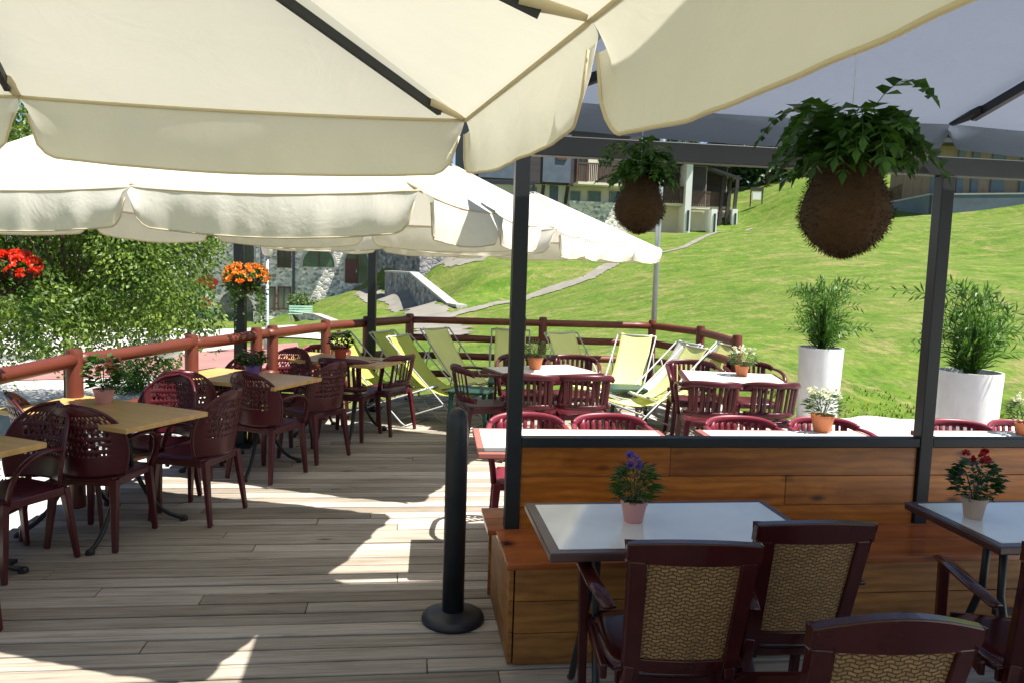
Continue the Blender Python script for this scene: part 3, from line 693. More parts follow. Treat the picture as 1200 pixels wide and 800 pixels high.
def lam_table(a,b,Wd,label,edge,top,group,legm='blackmetal',ext=None,name='white_table'):
    # a,b: front-left and front-right corners (world), Wd depth away from camera
    a=Vector((a[0],a[1],0)); b=Vector((b[0],b[1],0)); d=(b-a); L=d.length; yaw=math.atan2(d.y,d.x)
    n=Vector((-math.sin(yaw),math.cos(yaw),0)); c=(a+b)/2+n*Wd/2
    r=empty(name,(c.x,c.y,0),yaw,label,'table',group)
    k=MB(); k.box((0,0,.722),(L,Wd,.032)); tp=k.build('tabletop',M[edge],r,bevel=.006)
    k=MB(); k.box((0,0,.7385),(L-.075,Wd-.075,.0035)); k.build('inlay',M[top],tp)
    k=MB(); k.box((0,0,.697),(L*.6,.08,.02)); k.bar((-L*.26,0,.36),(L*.26,0,.36),.025,.025); k.build('under_frame',M[legm],r)
    for sx in(-1,1):
        for sy in(-1,1):
            k=MB(); k.tube([(sx*L*.28,sy*.04,.70),(sx*L*.28,sy*.05,.45),(sx*L*.30,sy*Wd*.36,.03),(sx*L*.30,sy*Wd*.40,.015)],.015,8); k.build('leg',M[legm],r,smooth=True)
    return r
nfl=at(645,648,.74); nd=Vector((math.cos(R(8)),math.sin(R(8)),0))
lam_table(nfl,nfl+nd*1.03,.57,'pale laminate booth table carrying the purple flower in a pink pot','brown_edge','white_lam','pale tables of the booth in front of the screen',name='booth_table')
rl=at(1172,640,.74)
lam_table(rl,rl+nd*1.0,.55,'pale laminate booth table with the red rose pot at the right edge','brown_edge','white_lam','pale tables of the booth in front of the screen',name='booth_table')
ml=at(610,440,.74)
lam_table(at(598,441,.74),at(708,437,.74),.66,'far white-topped table with the rosemary pot in front of the deckchairs','maroon','white_lam2','white topped maroon tables',name='garden_table')
lam_table(at(804,446,.74),at(931,452,.74),.78,'white-topped table with white flowers near the end of the railing and the round planters','maroon','white_lam2','white topped maroon tables',name='garden_table')
wf=at(560,530,.74)
lam_table(wf,wf+Vector((1.12,.11,0)),.62,'sunlit white table at the left end behind the pine screen','tan_edge','white_lam2','white tables behind the screen')
w2=Vector((1.20,4.08,0)); lam_table(w2,w2+Vector((1.05,.12,0)),.62,'sunlit white table behind the pine screen carrying the white daisies','tan_edge','white_lam2','white tables behind the screen')
w3=Vector((2.62,4.28,0)); lam_table(w3,w3+Vector((1.05,.12,0)),.62,'sunlit white table behind the pine screen at the right edge of the frame','tan_edge','white_lam2','white tables behind the screen')
# green side tables
def green_table(x,y,yaw,label,s=.40,h=.42):
    r=empty('side_table',(x,y,0),R(yaw),label,'side table','dark green plastic side tables')
    k=MB(); k.box((0,0,h-.015),(s,s,.03)); k.build('tabletop',M['green_plastic'],r,bevel=.008)
    for sx in(-1,1):
        for sy in(-1,1):
            k=MB(); k.bar((sx*(s/2-.03),sy*(s/2-.03),h-.03),(sx*(s/2-.01),sy*(s/2-.01),0),.045,.045,.03,.03); k.build('leg',M['green_plastic'],r,bevel=.004)
    return r
green_table(-.40,7.95,-10,'dark green plastic side table left of the rosemary pot table')
p=at(722,440,.42); green_table(p.x+.0,8.45,5,'dark green plastic side table between the two tilted yellow deckchairs')
green_table(-.05,8.65,0,'dark green plastic side table partly hidden behind the far white table')
# ------------------------------------------------------------------ deckchairs
def deckchair(label,mat):
    r=empty('deckchair',(0,0,0),0,label,'deckchair','sling deckchairs at the end of the terrace')
    hw=.235
    k=MB()
    for sx in(-1,1): k.tube([(sx*hw,-.62,.96),(sx*hw,.40,.05),(sx*hw,.46,.015)],.009,8)
    k.tube([(-hw,-.62,.96),(hw,-.62,.96)],.012,8); k.tube([(-hw,.46,.015),(hw,.46,.015)],.009,8); k.build('back_frame',M['alu'],r,smooth=True)
    k=MB(); w2=hw-.03
    for sx in(-1,1): k.tube([(sx*w2,.62,.42),(sx*w2,-.42,.04),(sx*w2,-.50,.015)],.009,8)
    k.tube([(-w2,.62,.42),(w2,.62,.42)],.012,8); k.tube([(-w2,-.50,.015),(w2,-.50,.015)],.009,8); k.build('seat_frame',M['alu'],r,smooth=True)
    k=MB()
    for sx in(-1,1): k.tube([(sx*(hw+.015),-.40,.765),(sx*(hw+.015),-.62,.10)],.009,6)
    k.tube([(-hw-.015,-.62,.10),(hw+.015,-.62,.10)],.009,6); k.build('strut',M['alu'],r,smooth=True)
    k=MB(); c=bez((0,-.625,.975),(0,-.36,.60),(0,-.14,.16),(0,.62,.435),20)
    def fn(u,v):
        i=v*20; a=int(min(19,i)); p=c[a].lerp(c[a+1],i-a); x=(u*2-1)*.19; return (x,p.y,p.z-.02*math.cos(u*2-1)+.02*abs(2*u-1)**2)
    k.grid(fn,10,40); k.build('sling',mat,r,smooth=True,solid=.003)
    return r
DC=[(-1.38,8.32,-112,'sling_o','olive green deckchair nearest the farthest dark mast, half hidden by the red pot table'),
 (-.98,8.62,-118,'sling_o','olive green deckchair in shade, second from the left near the railing corner'),
 (-.72,8.22,-115,'sling_o','olive green deckchair in shade, its seat reaching towards the green side table'),
 (-.52,9.12,-132,'sling','pale yellow deckchair leaning right, beside the far rail left of the screen post'),
 (-.02,9.15,180,'sling','pale yellow deckchair just left of the dark screen post, facing the camera'),
 (.86,8.98,-152,'sling','yellow deckchair at the far rail between the double posts and the green table'),
 (1.30,8.92,158,'sling','yellow deckchair just left of the grey pole, tilted to the left'),
 (1.45,8.40,114,'sling_w','white deckchair right of the grey pole, facing left'),
 (1.42,7.98,112,'sling','small yellow deckchair in front of the white one, right of the grey pole'),
 (1.95,8.62,112,'sling_w','white deckchair nearest the end post of the railing'),
 (1.86,8.25,112,'sling','yellow deckchair beside the last white deckchair near the railing end')]
protos={}
for x,y,yaw,mk,lb in DC:
    if mk in protos: o=copy_tree(protos[mk])
    else: o=deckchair(lb,M[mk]); protos[mk]=o
    o.location=(x,y,0); o.scale=(1,.92,.93); o.rotation_euler=(0,0,R(yaw)); o['label']=lb
# ------------------------------------------------------------------ plants
def leafcluster(rad,h,n,lw,ll,z0=0,rs=None,up=.5,shape=1.0):
    k=MB(); rs=rs or random
    for i in range(n):
        a=rs.uniform(0,2*PI); el=rs.uniform(-1,1); r=rad*rs.uniform(.25,1)**.6*(1.05 if el<.3 else .95)
        p=Vector((math.cos(a)*r*math.sqrt(max(0,1-el*el*.6)),math.sin(a)*r*math.sqrt(max(0,1-el*el*.7)),z0+h*(.50+.46*el*rs.uniform(.8,1))))
        d=Vector((math.cos(a),math.sin(a),rs.uniform(-.5,1)*up))
        k.leaf(p,d,lw*rs.uniform(.7,1.2),ll*rs.uniform(.7,1.2),Vector((rs.uniform(-.6,.6),rs.uniform(-.6,.6),1)))
    for i in range(10):
        a=rs.uniform(0,2*PI); k.tube([(0,0,z0-.02),(math.cos(a)*rad*.3,math.sin(a)*rad*.3,z0+h*.4),(math.cos(a)*rad*.55,math.sin(a)*rad*.55,z0+h*.7)],.0016,4)
    return k
def blossoms(pts,r,npet,rs):
    k=MB()
    for p in pts:
        p=Vector(p)
        for i in range(npet):
            d=Vector((rs.gauss(0,1),rs.gauss(0,1),rs.gauss(.3,.8))).normalized(); k.leaf(p,d,r*.95,r*1.05,None,.5)
    return k
def pot_plant(loc,label,pot,rt_,rb,hp,leafm,lr,lh,nl,lw,ll,petm=None,np_=0,pr=.014,seed=0,spread=.9,top=.9,saucer=False,cat='potted plant',npet=8):
    rs=random.Random(seed); r=empty('potted_plant',loc,rs.uniform(0,6),label,cat,'small pots on the tables')
    k=MB(); k.lathe([(rb*.96,0),(rb,.004),(rt_*.97,hp*.80),(rt_*1.04,hp*.82),(rt_*1.05,hp),(rt_*.94,hp),(rt_*.90,hp*.86)],24); pt=k.build('pot',M[pot],r,smooth=True); m=pt.modifiers.new('e','EDGE_SPLIT'); m.split_angle=R(45)
    k=MB(); k.lathe([(rt_*.90,hp*.84),(rt_*.3,hp*.88),(.002,hp*.89)],16); k.build('soil',M['soil'],pt)
    leafcluster(lr,lh,nl,lw,ll,hp*.85,rs).build('foliage',M[leafm],r)
    if petm:
        pts=[]
        for i in range(np_):
            a=rs.uniform(0,2*PI); q=lr*spread*rs.random()**.5; pts.append((math.cos(a)*q,math.sin(a)*q,hp*.85+lh*(top+rs.uniform(-.25,.12))))
        blossoms(pts,pr,npet,rs).build('blossoms',M[petm],r)
    return r
T=.7405
def tp(px,py,z=T): v=at(px,py,z); return (v.x,v.y,z)
pot_plant(tp(742,610),'bushy green plant with a purple flower in a pink pot on the booth table','pinkpot',.050,.036,.085,'leaf',.075,.15,420,.011,.045,'pet_purple',7,.018,1,.35,1.12,npet=10)
pot_plant(tp(1140,606),'red rose plant in a beige pot on the right booth table','whitepot',.046,.034,.085,'leaf_dark',.08,.17,260,.028,.04,'pet_crimson',6,.020,2,.75,1.05,npet=14)
pot_plant(tp(122,472),'peach rose bush in a pale pink pot on the wooden table near the railing','pinkpot',.062,.046,.095,'leaf',.10,.24,260,.034,.05,'pet_peach',7,.026,3,.95,.75,npet=14)
pot_plant(tp(296,438),'leafy green plant in a purple pot on the second wooden table','purplepot',.062,.052,.075,'leaf',.10,.13,260,.03,.05,None,0,.0,4)
pot_plant(tp(399,420),'small leafy plant in a red pot on the third wooden table','redpot',.066,.048,.10,'leaf',.10,.17,260,.03,.05,'pet_red',3,.014,5,.8,1.0)
pot_plant(tp(627,432),'rosemary-like plant in a terracotta pot on the far white table','terracotta',.072,.052,.11,'leaf_grey',.10,.17,520,.008,.06,None,0,.0,6)
pot_plant(tp(869,440),'white flowers in a terracotta pot on the white table near the planters','terracotta',.062,.048,.095,'leaf_grey',.11,.16,260,.014,.06,'pet_white',26,.022,7,1.1,1.0)
pot_plant(tp(963,505),'white daisies in an orange terracotta pot behind the pine screen','terracotta',.068,.050,.105,'leaf_grey',.09,.15,300,.012,.06,'pet_white',34,.017,8,1.1,1.05)
pot_plant(tp(1200,509),'white flowers in a terracotta pot behind the screen, cut by the right edge','terracotta',.055,.045,.075,'leaf_grey',.08,.17,240,.012,.06,'pet_white',24,.017,9,1.0,1.0)
# hanging flower baskets
def basket(loc,label,pet,rad,seed,hang):
    rs=random.Random(seed); r=empty('hanging_basket',loc,0,label,'flower basket','hanging flower baskets by the parasol masts')
    k=MB(); k.lathe([(.03,-.13),(.09,-.10),(.12,-.02),(.125,0)],18); k.build('bowl',M['coco'],r,smooth=True)
    k=MB()
    for i in range(900):
        a=rs.uniform(0,2*PI); e=rs.uniform(-.9,1); q=rad*rs.uniform(.5,1); p=Vector((math.cos(a)*q*math.cos(e),math.sin(a)*q*math.cos(e),math.sin(e)*q*.62))
        if e<.1: p.z-=abs(noise.noise(Vector((p.x,p.y,0))*11))*rs.uniform(.3,1)*.75
        k.leaf(p,Vector((math.cos(a),math.sin(a),rs.uniform(-1,.6))),.022,.035)
    k.build('foliage',M['leaf'],r)
    pts=[]
    for i in range(170):
        a=rs.uniform(0,2*PI); e=rs.uniform(-.35,1.2); q=rad*rs.uniform(.92,1.12); pts.append((math.cos(a)*q*math.cos(e),math.sin(a)*q*math.cos(e),math.sin(e)*q*.66+.01))
    blossoms(pts,.021,7,rs).build('blossoms',M[pet],r)
    k=MB()
    for i in range(3):
        a=2*PI*i/3; k.tube([(math.cos(a)*.12,math.sin(a)*.12,0),(0,0,hang)],.0018,5)
    k.tube([(0,0,hang),(0,0,hang+.04)],.004,6); k.build('chain',M['blackmetal'],r)
p=aty(289,327,6.80); basket(p,'hanging basket of orange petunias beside the dark parasol mast','pet_orange',.185,11,.42)
p=aty(8,318,4.1); basket(p,'hanging basket of bright red geraniums at the left edge of the frame','pet_red',.145,12,.4)
# kokedama
def kokedama(cx,cy,Y,rpx,label,seed,neck,lr,nf,wire_z,spr=1.0,grp='hanging moss ball planters'):
    p=aty(cx,cy,Y); sc_=F/Y; rb=rpx/sc_
    rs=random.Random(seed); r=empty('hanging_fern_ball',p,0,label,'hanging plant',grp)
    k=MB(); n=40;m=30
    def fn(u,v):
        th_=v*PI; a=u*2*PI; q=rb*(1+.05*noise.noise(Vector((math.cos(a)*2,math.sin(a)*2,v*3+seed)))+.03*noise.noise(Vector((math.cos(a)*9,math.sin(a)*9,v*14))))
        z=-math.cos(th_)*rb*1.0; w=math.sin(th_)*q
        if z>0:
            t=z/rb; z=z*(1+neck); w=w*(1-.40*t**1.4)+.42*rb*t**2.6
            if v>.999: w=0
        return (w*math.cos(a),w*math.sin(a),z)
    k.grid(fn,n,m)
    base=list(k.v)
    for i in range(9000):
        q=Vector(rs.choice(base)); nn=Vector((q.x,q.y,q.z*.8)); 
        if nn.length<1e-4: continue
        nn.normalize(); t=Vector((rs.uniform(-1,1),rs.uniform(-1,1),rs.uniform(-1,1))); d=(nn*.55+t*.8).normalized()
        q=q*rs.uniform(.96,1.0)+t*rb*.05; k.leaf(q,d,rb*.018,rb*rs.uniform(.07,.16),None,.6)
    k.build('fibre_ball',M['fibre'],r)
    zt=rb*(1+neck)*.9
    k=MB()
    for i in range(nf):
        a=rs.uniform(0,2*PI); L=lr*rs.uniform(.45,1.15)*spr; rise=L*rs.uniform(.15,1.1); droop=rs.uniform(.1,.75)*L
        c=bez((0,0,zt-.03),(math.cos(a)*L*.3,math.sin(a)*L*.3,zt+rise),(math.cos(a)*L*.8,math.sin(a)*L*.8,zt+rise*.9),(math.cos(a)*L,math.sin(a)*L,zt+rise*.7-droop*.6),10)
        k.tube(c,.0013,4)
        for j in range(3,11):
            q=c[j]; t=(c[min(10,j+1)]-c[j-1]).normalized(); sd_=t.cross(Vector((0,0,1))).normalized()
            ll=lr*.30*(1.1-.06*j)*rs.uniform(.7,1.2)
            for s_ in(-1,1):
                d=(sd_*s_+t*.7+Vector((0,0,rs.uniform(-.35,.1)))).normalized(); k.leaf(q,d,ll*.85,ll*1.05,Vector((rs.uniform(-.5,.5),rs.uniform(-.5,.5),1)),.3)
        k.leaf(c[-1],c[-1]-c[-2],lr*.10,lr*.24,Vector((0,0,1)))
    k.build('fern_leaves',M['leaf'],r)
    k=MB(); k.tube([(0,0,zt-.05),(0.002,0,wire_z-p.z)],.0013,5); k.build('wire',M['wire'],r)
kokedama(749,243,3.12,28,'smaller hanging brown fibre ball with a fern, in front of the chalet',21,.26,.155,60,2.56)
kokedama(990,248,2.35,49,'larger hanging brown fibre ball with a leafy fern, near the right',22,.26,.23,80,2.60)
# round white planters with palms
def planter(x,y,label,rt_,rb,h,lh,seed,z=0):
    rs=random.Random(seed); r=empty('tall_planter',(x,y,z),0,label,'planter','tall round white planters with palms')
    k=MB(); k.lathe([(rb,0),(rb*1.01,.01),(rt_,h-.01),(rt_,h),(rt_-.018,h),(rt_-.02,h-.08)],40); o=k.build('pot',M['white_pot'],r,smooth=True); m=o.modifiers.new('e','EDGE_SPLIT'); m.split_angle=R(45)
    k=MB(); k.lathe([(rt_-.022,h-.07),(.01,h-.05)],24); k.build('soil',M['soil'],o)
    k=MB()
    for i in range(72):
        a=rs.uniform(0,2*PI); L=lh*rs.uniform(.25,1.05); out=rs.uniform(.06,.50)*lh*(1 if rs.random()<.8 else 1.5)
        c=bez((math.cos(a)*.03,math.sin(a)*.03,h-.05),(math.cos(a)*out*.25,math.sin(a)*out*.25,h+L*.5),(math.cos(a)*out*.6,math.sin(a)*out*.6,h+L),(math.cos(a)*out*1.25,math.sin(a)*out*1.25,h+L*.88),12)
        k.tube(c,[.004]*6+[.0022]*7,4)
        for j in range(1,13):
            q=c[j]; t=(c[min(12,j+1)]-c[j-1]).normalized(); sd_=t.cross(Vector((math.sin(a),-math.cos(a),.2))).normalized()
            ll=lh*.20*(1.15-.05*j)*rs.uniform(.7,1.15)
            for s_ in(-1,1):
                k.leaf(q,(sd_*s_*.8+t*.75+Vector((0,0,rs.uniform(-.25,.2)))),.016,ll,None,.3)
    k.build('palm_fronds',M['leaf_palm'],r)
p=aty(963,400,8.6); planter(p.x,8.6,'tall white round planter with a palm, left one beside the grass slope',.235,.205,.90,.80,31)
p=aty(1138,428,6.35); planter(p.x,6.35,'tall white round planter with a palm, right one behind the dark post',.24,.205,.955,.76,32)
# grey pole at the railing
p=aty(766,380,10.0); r=empty('grey_pole',(p.x,p.y,-.5),0,'slim galvanised grey pole standing outside the railing corner','pole')
k=MB(); k.lathe([(.036,0),(.034,5.4),(.02,5.42)],16); k.build('shaft',M['galv'],r,smooth=True); k=MB(); k.lathe([(.09,0),(.09,.02),(.045,.03),(.045,.12)],16); k.build('collar',M['galv'],r,smooth=True)
# ------------------------------------------------------------------ trees
def tree(name,loc,h,cr,label,leafm,seed,n,ls,z0f=.25,cat='tree',group=None,conifer=False,droop=.2,trunk_r=.12,bark='bark',xs=1,nb=14):
    rs=random.Random(seed); r=empty(name,loc,0,label,cat,group)
    k=MB(); lean=rs.uniform(-.3,.3)
    k.tube([(0,0,-.3),(lean*.2,0,h*.4),(lean*.4,lean*.2,h*.7),(lean*.5,lean*.3,h*(.97 if conifer else .85))],[trunk_r,trunk_r*.75,trunk_r*.45,trunk_r*.12],8)
    blobs=[]
    if not conifer:
        for i in range(nb):
            a=rs.uniform(0,2*PI); z=h*rs.uniform(z0f,.95); q=cr*rs.uniform(.35,.85)*math.sin(PI*min(1,max(.15,(z/h-z0f*.6)/(1-z0f*.6)*.9+.05)))
            if nb>14: z=h*(.33+.64*rs.random()); q=cr*math.sqrt(rs.uniform(.02,.95))*math.sqrt(max(.25,1-((z/h-.45)/.62)**2))
            e=Vector((math.cos(a)*q*xs,math.sin(a)*q,z)); k.tube([(lean*.2,0,h*.3),e*.5+Vector((0,0,h*.18)),e],[trunk_r*(.35 if nb==14 else .2),trunk_r*(.2 if nb==14 else .1),.004],5)
            blobs.append((e,cr*(rs.uniform(.28,.5) if nb==14 else rs.uniform(.16,.30))))
    else:
        for i in range(22):
            t=.12+.85*i/22; a=rs.uniform(0,6.28); blobs.append((Vector((math.cos(a)*cr*(1-t)*.5,math.sin(a)*cr*(1-t)*.5,h*t)),cr*(1.05-t)*.75))
    k.build('trunk',M[bark],r,smooth=True)
    k=MB()
    for i in range(n):
        e,br=rs.choice(blobs); d=Vector((rs.gauss(0,1),rs.gauss(0,1),rs.gauss(0,.75 if not conifer else .35))); d.normalize(); q=br*rs.random()**.4
        p=e+d*q; p.z-=droop*rs.random()**2*br*2
        if noise.noise(p*(1.6/max(.4,cr))*2.2)<(-.22 if nb==14 else -.38): continue
        k.leaf(p,(rs.gauss(0,1)*.6+d.x,rs.gauss(0,1)*.6+d.y,-.4-droop+rs.gauss(0,.5)),ls*rs.uniform(.5,.9),ls*rs.uniform(.8,1.5))
    k.build('crown',M[leafm],r); return r
tree('birch_tree',(-7.0,12.2,-1.0),5.0,2.6,'leafy birch tree with drooping bright green foliage behind the left railing','leaf_birch',41,80000,.062,.10,droop=.35,trunk_r=.06,nb=75)
tree('birch_tree',(-9.8,13.0,-1.1),5.4,2.6,'leafy birch tree at the far left edge behind the red geraniums','leaf_birch',42,60000,.062,.10,droop=.35,trunk_r=.06,nb=75)
tree('shrub',(-7.4,15.5,-1.2),1.2,.9,'low green shrub under the birch tree by the square','leaf',43,3000,.07,.1,cat='shrub',trunk_r=.03)
# bushes by the deck below the railing
tree('shrub',(-3.75,5.3,-1.0),1.45,.34,'small leafy shrub growing just outside the railing post near the peach roses','leaf_birch',44,1700,.045,.2,cat='shrub',trunk_r=.02)
tree('shrub',(-13.8,51.5,th(-13.8,51.5)),0.7,1.3,'low shrub bed in front of the stone building','leaf_grey',45,2500,.16,.05,cat='shrub',trunk_r=.04)
# forest beyond
rf=random.Random(9); 
fl=['conifer on the wooded ridge above the slope']
n=0
for i in range(46):
    px=rf.uniform(835,1100) if i<34 else rf.uniform(560,840); Y=rf.uniform(76,108); v=aty(px,300,Y)
    z=th(v.x,Y); hh=rf.uniform(9,16)
    con=rf.random()<.6
    tree('conifer' if con else 'forest_tree',(v.x,Y,z),hh,rf.uniform(2,2.9) if con else rf.uniform(3,4),'dark conifer standing in the wood above the grass slope' if con else 'round-crowned broadleaf tree standing in the wood above the grass slope','leaf_tree',100+i,1700,.55,.15,group='conifers in the wood above the slope' if con else 'broadleaf trees in the wood above the slope',conifer=con,trunk_r=.25)
# ------------------------------------------------------------------ stone building
def facade_frame(a,b): # world frame from two ground points
    a=Vector((a[0],a[1],0)); b=Vector((b[0],b[1],0)); return a,math.atan2(b.y-a.y,b.x-a.x),(b-a).length
SB0=Vector((-42,55.2,0)); SB1x=aty(440,320,54.6).x
sbz=-3.3
sbld=empty('stone_building',(0,55,0),0,'rubble stone building with arched doorways across the square on the left','building')
def sx_(px,Y=55): return aty(px,330,Y).x
def sz_(py,px=330,Y=55): return aty(px,py,Y).z
XR=sx_(438)
k=MB(); k.box(((-42+XR)/2,3,(sbz+8.8)/2+0),(XR+42,6,8.8-sbz)); k.build('wall',M['stone'],sbld)
k=MB(); k.box(((-42+XR)/2,2.4,9.0),(XR+43,8.4,.35)); k.build('roof',M['roof'],sbld)
def win(root,x0,x1,z0,z1,y,frm='frame_b',gl='glass',mull=True,arch=False,name='window'):
    w=x1-x0;h=z1-z0;c=(x0+x1)/2; k=MB(); t=.09
    if not arch:
        k.box((c,y-.03,z1-t/2),(w,.10,t)); k.box((c,y-.03,z0+t/2),(w,.10,t)); k.box((x0+t/2,y-.03,(z0+z1)/2),(t,.10,h-2*t)); k.box((x1-t/2,y-.03,(z0+z1)/2),(t,.10,h-2*t))
        if mull: k.box((c,y-.03,(z0+z1)/2),(t*.7,.08,h-2*t))
        f=k.build(name,M[frm],root); g_=MB(); g_.box((c,y-.015,(z0+z1)/2),(w-2*t,.04,h-2*t)); g_.build('pane',M[gl],f)
    else:
        rad=w/2; zc=z1-rad if h>rad else z0; n=16; rz=(z1-zc)
        def ring(s,yy): return [Vector((x0+ (w-w*s)/2,yy,z0))]+[Vector((c-math.cos(PI*i/n)*rad*s,yy,zc+math.sin(PI*i/n)*rz*s)) for i in range(n+1)]+[Vector((x1-(w-w*s)/2,yy,z0))]
        o=ring(1.16,y-.06); q=ring(1.0,y-.06); o2=ring(1.16,y+.02); q2=ring(1.0,y+.02); m=len(o)
        k.add(o+q+o2+q2,[(i,i+1,m+i+1,m+i) for i in range(m-1)]+[(i,2*m+i,2*m+i+1,i+1) for i in range(m-1)]+[(m+i,m+i+1,3*m+i+1,3*m+i) for i in range(m-1)])
        f=k.build(name,M[frm],root); g_=MB(); q=ring(1.0,y-.02); g_.add(q,[tuple(range(len(q)))]); g_.build('pane',M[gl],f)
        if mull:
            g_=MB(); g_.box((c,y-.035,(z0+z1)/2-.0),(.07,.03,h-.1)); g_.build('mullion',M['frame_b'],f)
zz=lambda py,px: aty(px,py,55).z
win(sbld,sx_(325),sx_(341),zz(314,333),zz(288,333),0)
win(sbld,sx_(307),sx_(323),zz(363,315),zz(336,315),0,gl='glass_g'); win(sbld,sx_(325.5),sx_(341),zz(363,333),zz(336,333),0,gl='glass_g')
win(sbld,sx_(355),sx_(392),zz(313,373),zz(291,373),0,'coping','glass_g',arch=True)
win(sbld,sx_(405),sx_(431),zz(332,418),zz(292,418),0,'coping','glass_g',arch=True)
win(sbld,sx_(275),sx_(298),zz(308,285),zz(280,285),0,'coping','glass',arch=True)
win(sbld,sx_(256),sx_(297),zz(376,276),zz(341,276),0,'coping','glass',arch=True)
k=MB(); k.box((sx_(412),-.05,zz(318,418)),(.9,.03,1.7)); d=k.build('door',M['door'],sbld); k=MB(); k.box((sx_(412)+.35,-.08,zz(318,418)),(.06,.05,.2)); k.build('handle',M['galv'],d)
for i,px in enumerate([20,62,104,146,188]):
    win(sbld,sx_(px),sx_(px+24),zz(372,px),zz(340,px),0,'frame_b','glass'); win(sbld,sx_(px),sx_(px+24),zz(312,px),zz(284,px),0,'render_white','glass')
k=MB(); k.tube([(sx_(344),-.07,sbz),(sx_(344),-.07,8.7)],.09,8); k.build('drainpipe',M['render_blue'],sbld,smooth=True)
k=MB(); k.tube([(sx_(305),-.07,sbz),(sx_(305),-.07,8.7)],.07,8); k.build('drainpipe',M['galv'],sbld,smooth=True)
# balcony on the left part
k=MB(); k.box((sx_(70),-1.0,zz(318,70)-.1),(10,2,.2)); bl=k.build('balcony',M['render_white'],sbld)
k=MB()
for i in range(44): k.box((sx_(70)-4.9+i*.228,-1.95,zz(318,70)+.45),(.09,.04,.9))
k.box((sx_(70),-1.95,zz(318,70)+.95),(10,.07,.08)); k.build('balustrade',M['render_blue'],bl)
# painted wall decoration
def blob(root,cx,cz,rx,rz,mat,y,seed,name='painted_shape'):
    k=MB(); pts=[Vector((cx+math.cos(2*PI*i/20)*rx*(1+.25*noise.noise(Vector((i*.5,seed,0)))),y,cz+math.sin(2*PI*i/20)*rz*(1+.25*noise.noise(Vector((seed,i*.5,3)))))) for i in range(20)]
    k.add(pts,[tuple(range(20))]); return k.build(name,mat,root)
mu=empty('wall_painting',(0,54.97,0),0,'small red and teal painting on the stone wall left of the dark mast','painting')
M['paint_red']=plain('red_wall_paint',(.60,.06,.03),.8,.15,4); M['paint_teal']=plain('teal_wall_paint',(.12,.26,.22),.8,.2,4)
k=MB(); c=aty(243,347,54.97)
blob(mu,c.x,c.z+.9,.75,.55,M['paint_red'],-.012,1); blob(mu,c.x-.1,c.z+.1,.5,.42,M['render_white'],-.014,2); blob(mu,c.x-.2,c.z-.5,.45,.4,M['paint_red'],-.018,3); blob(mu,c.x-.3,c.z-1.15,1.0,.3,M['paint_teal'],-.010,4)
# shaded wing and retaining wall
wgA=Vector((XR+.1,54.6,0)); wgB=Vector((aty(492,300,48).x,48,0))
wg=empty('stone_wing',(wgA.x,wgA.y,0),math.atan2((wgB-wgA).y,(wgB-wgA).x),'shaded grey stone wing of the building running towards the slope','building wing')
L=(wgB-wgA).length
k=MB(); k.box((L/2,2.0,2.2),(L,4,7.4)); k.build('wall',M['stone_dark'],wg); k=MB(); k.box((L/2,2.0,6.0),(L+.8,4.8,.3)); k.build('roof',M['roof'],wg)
win(wg,L*.80,L*.90,2.0,2.9,-.0,'frame_g','glass')
def wall_run(name,pts,th_,label,mat,cat='wall'):
    r=empty(name,(pts[0][0],pts[0][1],0),0,label,cat); o=Vector((pts[0][0],pts[0][1],0)); k=MB(); cpk=MB()
    for (x0,y0,b0,t0),(x1,y1,b1,t1) in zip(pts,pts[1:]):
        d=Vector((x1-x0,y1-y0,0)).normalized(); n=Vector((-d.y,d.x,0))*th_/2
        for kk,(e,lo0,hi0,lo1,hi1) in((k,(1.0,b0,t0,b1,t1)),(cpk,(1.12,t0,t0+.1,t1,t1+.1))):
            a=Vector((x0,y0,0))-o;b=Vector((x1,y1,0))-o; q=n*e; Zv=lambda z:Vector((0,0,z))
            kk.add([a-q+Zv(lo0),b-q+Zv(lo1),b+q+Zv(lo1),a+q+Zv(lo0),a-q+Zv(hi0),b-q+Zv(hi1),b+q+Zv(hi1),a+q+Zv(hi0)],[(0,3,2,1),(4,5,6,7),(0,1,5,4),(1,2,6,5),(2,3,7,6),(3,0,4,7)])
    k.build('wall_face',mat,r); cpk.build('coping',M['coping'],r); return r
def wp(px,pyt,Y,pyb): a=aty(px,pyt,Y); return (a.x,a.y,aty(px,pyb,Y).z-.8,a.z)
wall_run('retaining_wall',[wp(455,319,48,345),wp(485,321,42,352),wp(530,358,32.5,372),wp(541,360,31.5,374)],.42,'sloping grey stone retaining wall beside the path below the mound',M['stone_dark'])
wall_run('low_wall',[wp(345,367,50,376),wp(372,370,40,378),wp(392,378,34,384)],.35,'low stone kerb wall at the foot of the grass in front of the stone building',M['stone'])
# ------------------------------------------------------------------ chalet
ch=empty('chalet',(0,0,0),0,'alpine chalet with dark timber upper floor, cream ground floor and balcony, above the slope','building')
c0=aty(548,272,53); c1_=aty(746,272,55); ang=math.atan2(c1_.y-c0.y,c1_.x-c0.x); Lc=(c1_-c0).length
ch.location=(c0.x,c0.y,0); ch.rotation_euler=(0,0,ang)
def cx(px): # local x along chalet front for pixel column
    d=ray(px,250); dd=Vector((math.cos(ang),math.sin(ang))); # solve c0+s*dd = t*d
    a=np.array([[dd.x,-d.x],[dd.y,-d.y]]); s_,t_=np.linalg.solve(a,np.array([-c0.x,-c0.y])); return float(s_)
def cz(px,py):
    s_=cx(px); Y=c0.y+s_*math.sin(ang); return aty(px,py,Y).z
zg=cz(690,219) # storey line
zb_=cz(690,275)-1.2
X0=cx(545);X1=cx(742)
k=MB(); k.box(((X0+X1)/2,4,(zb_+zg)/2),(X1-X0,8,zg-zb_)); k.build('ground_floor',M['render_cream'],ch)
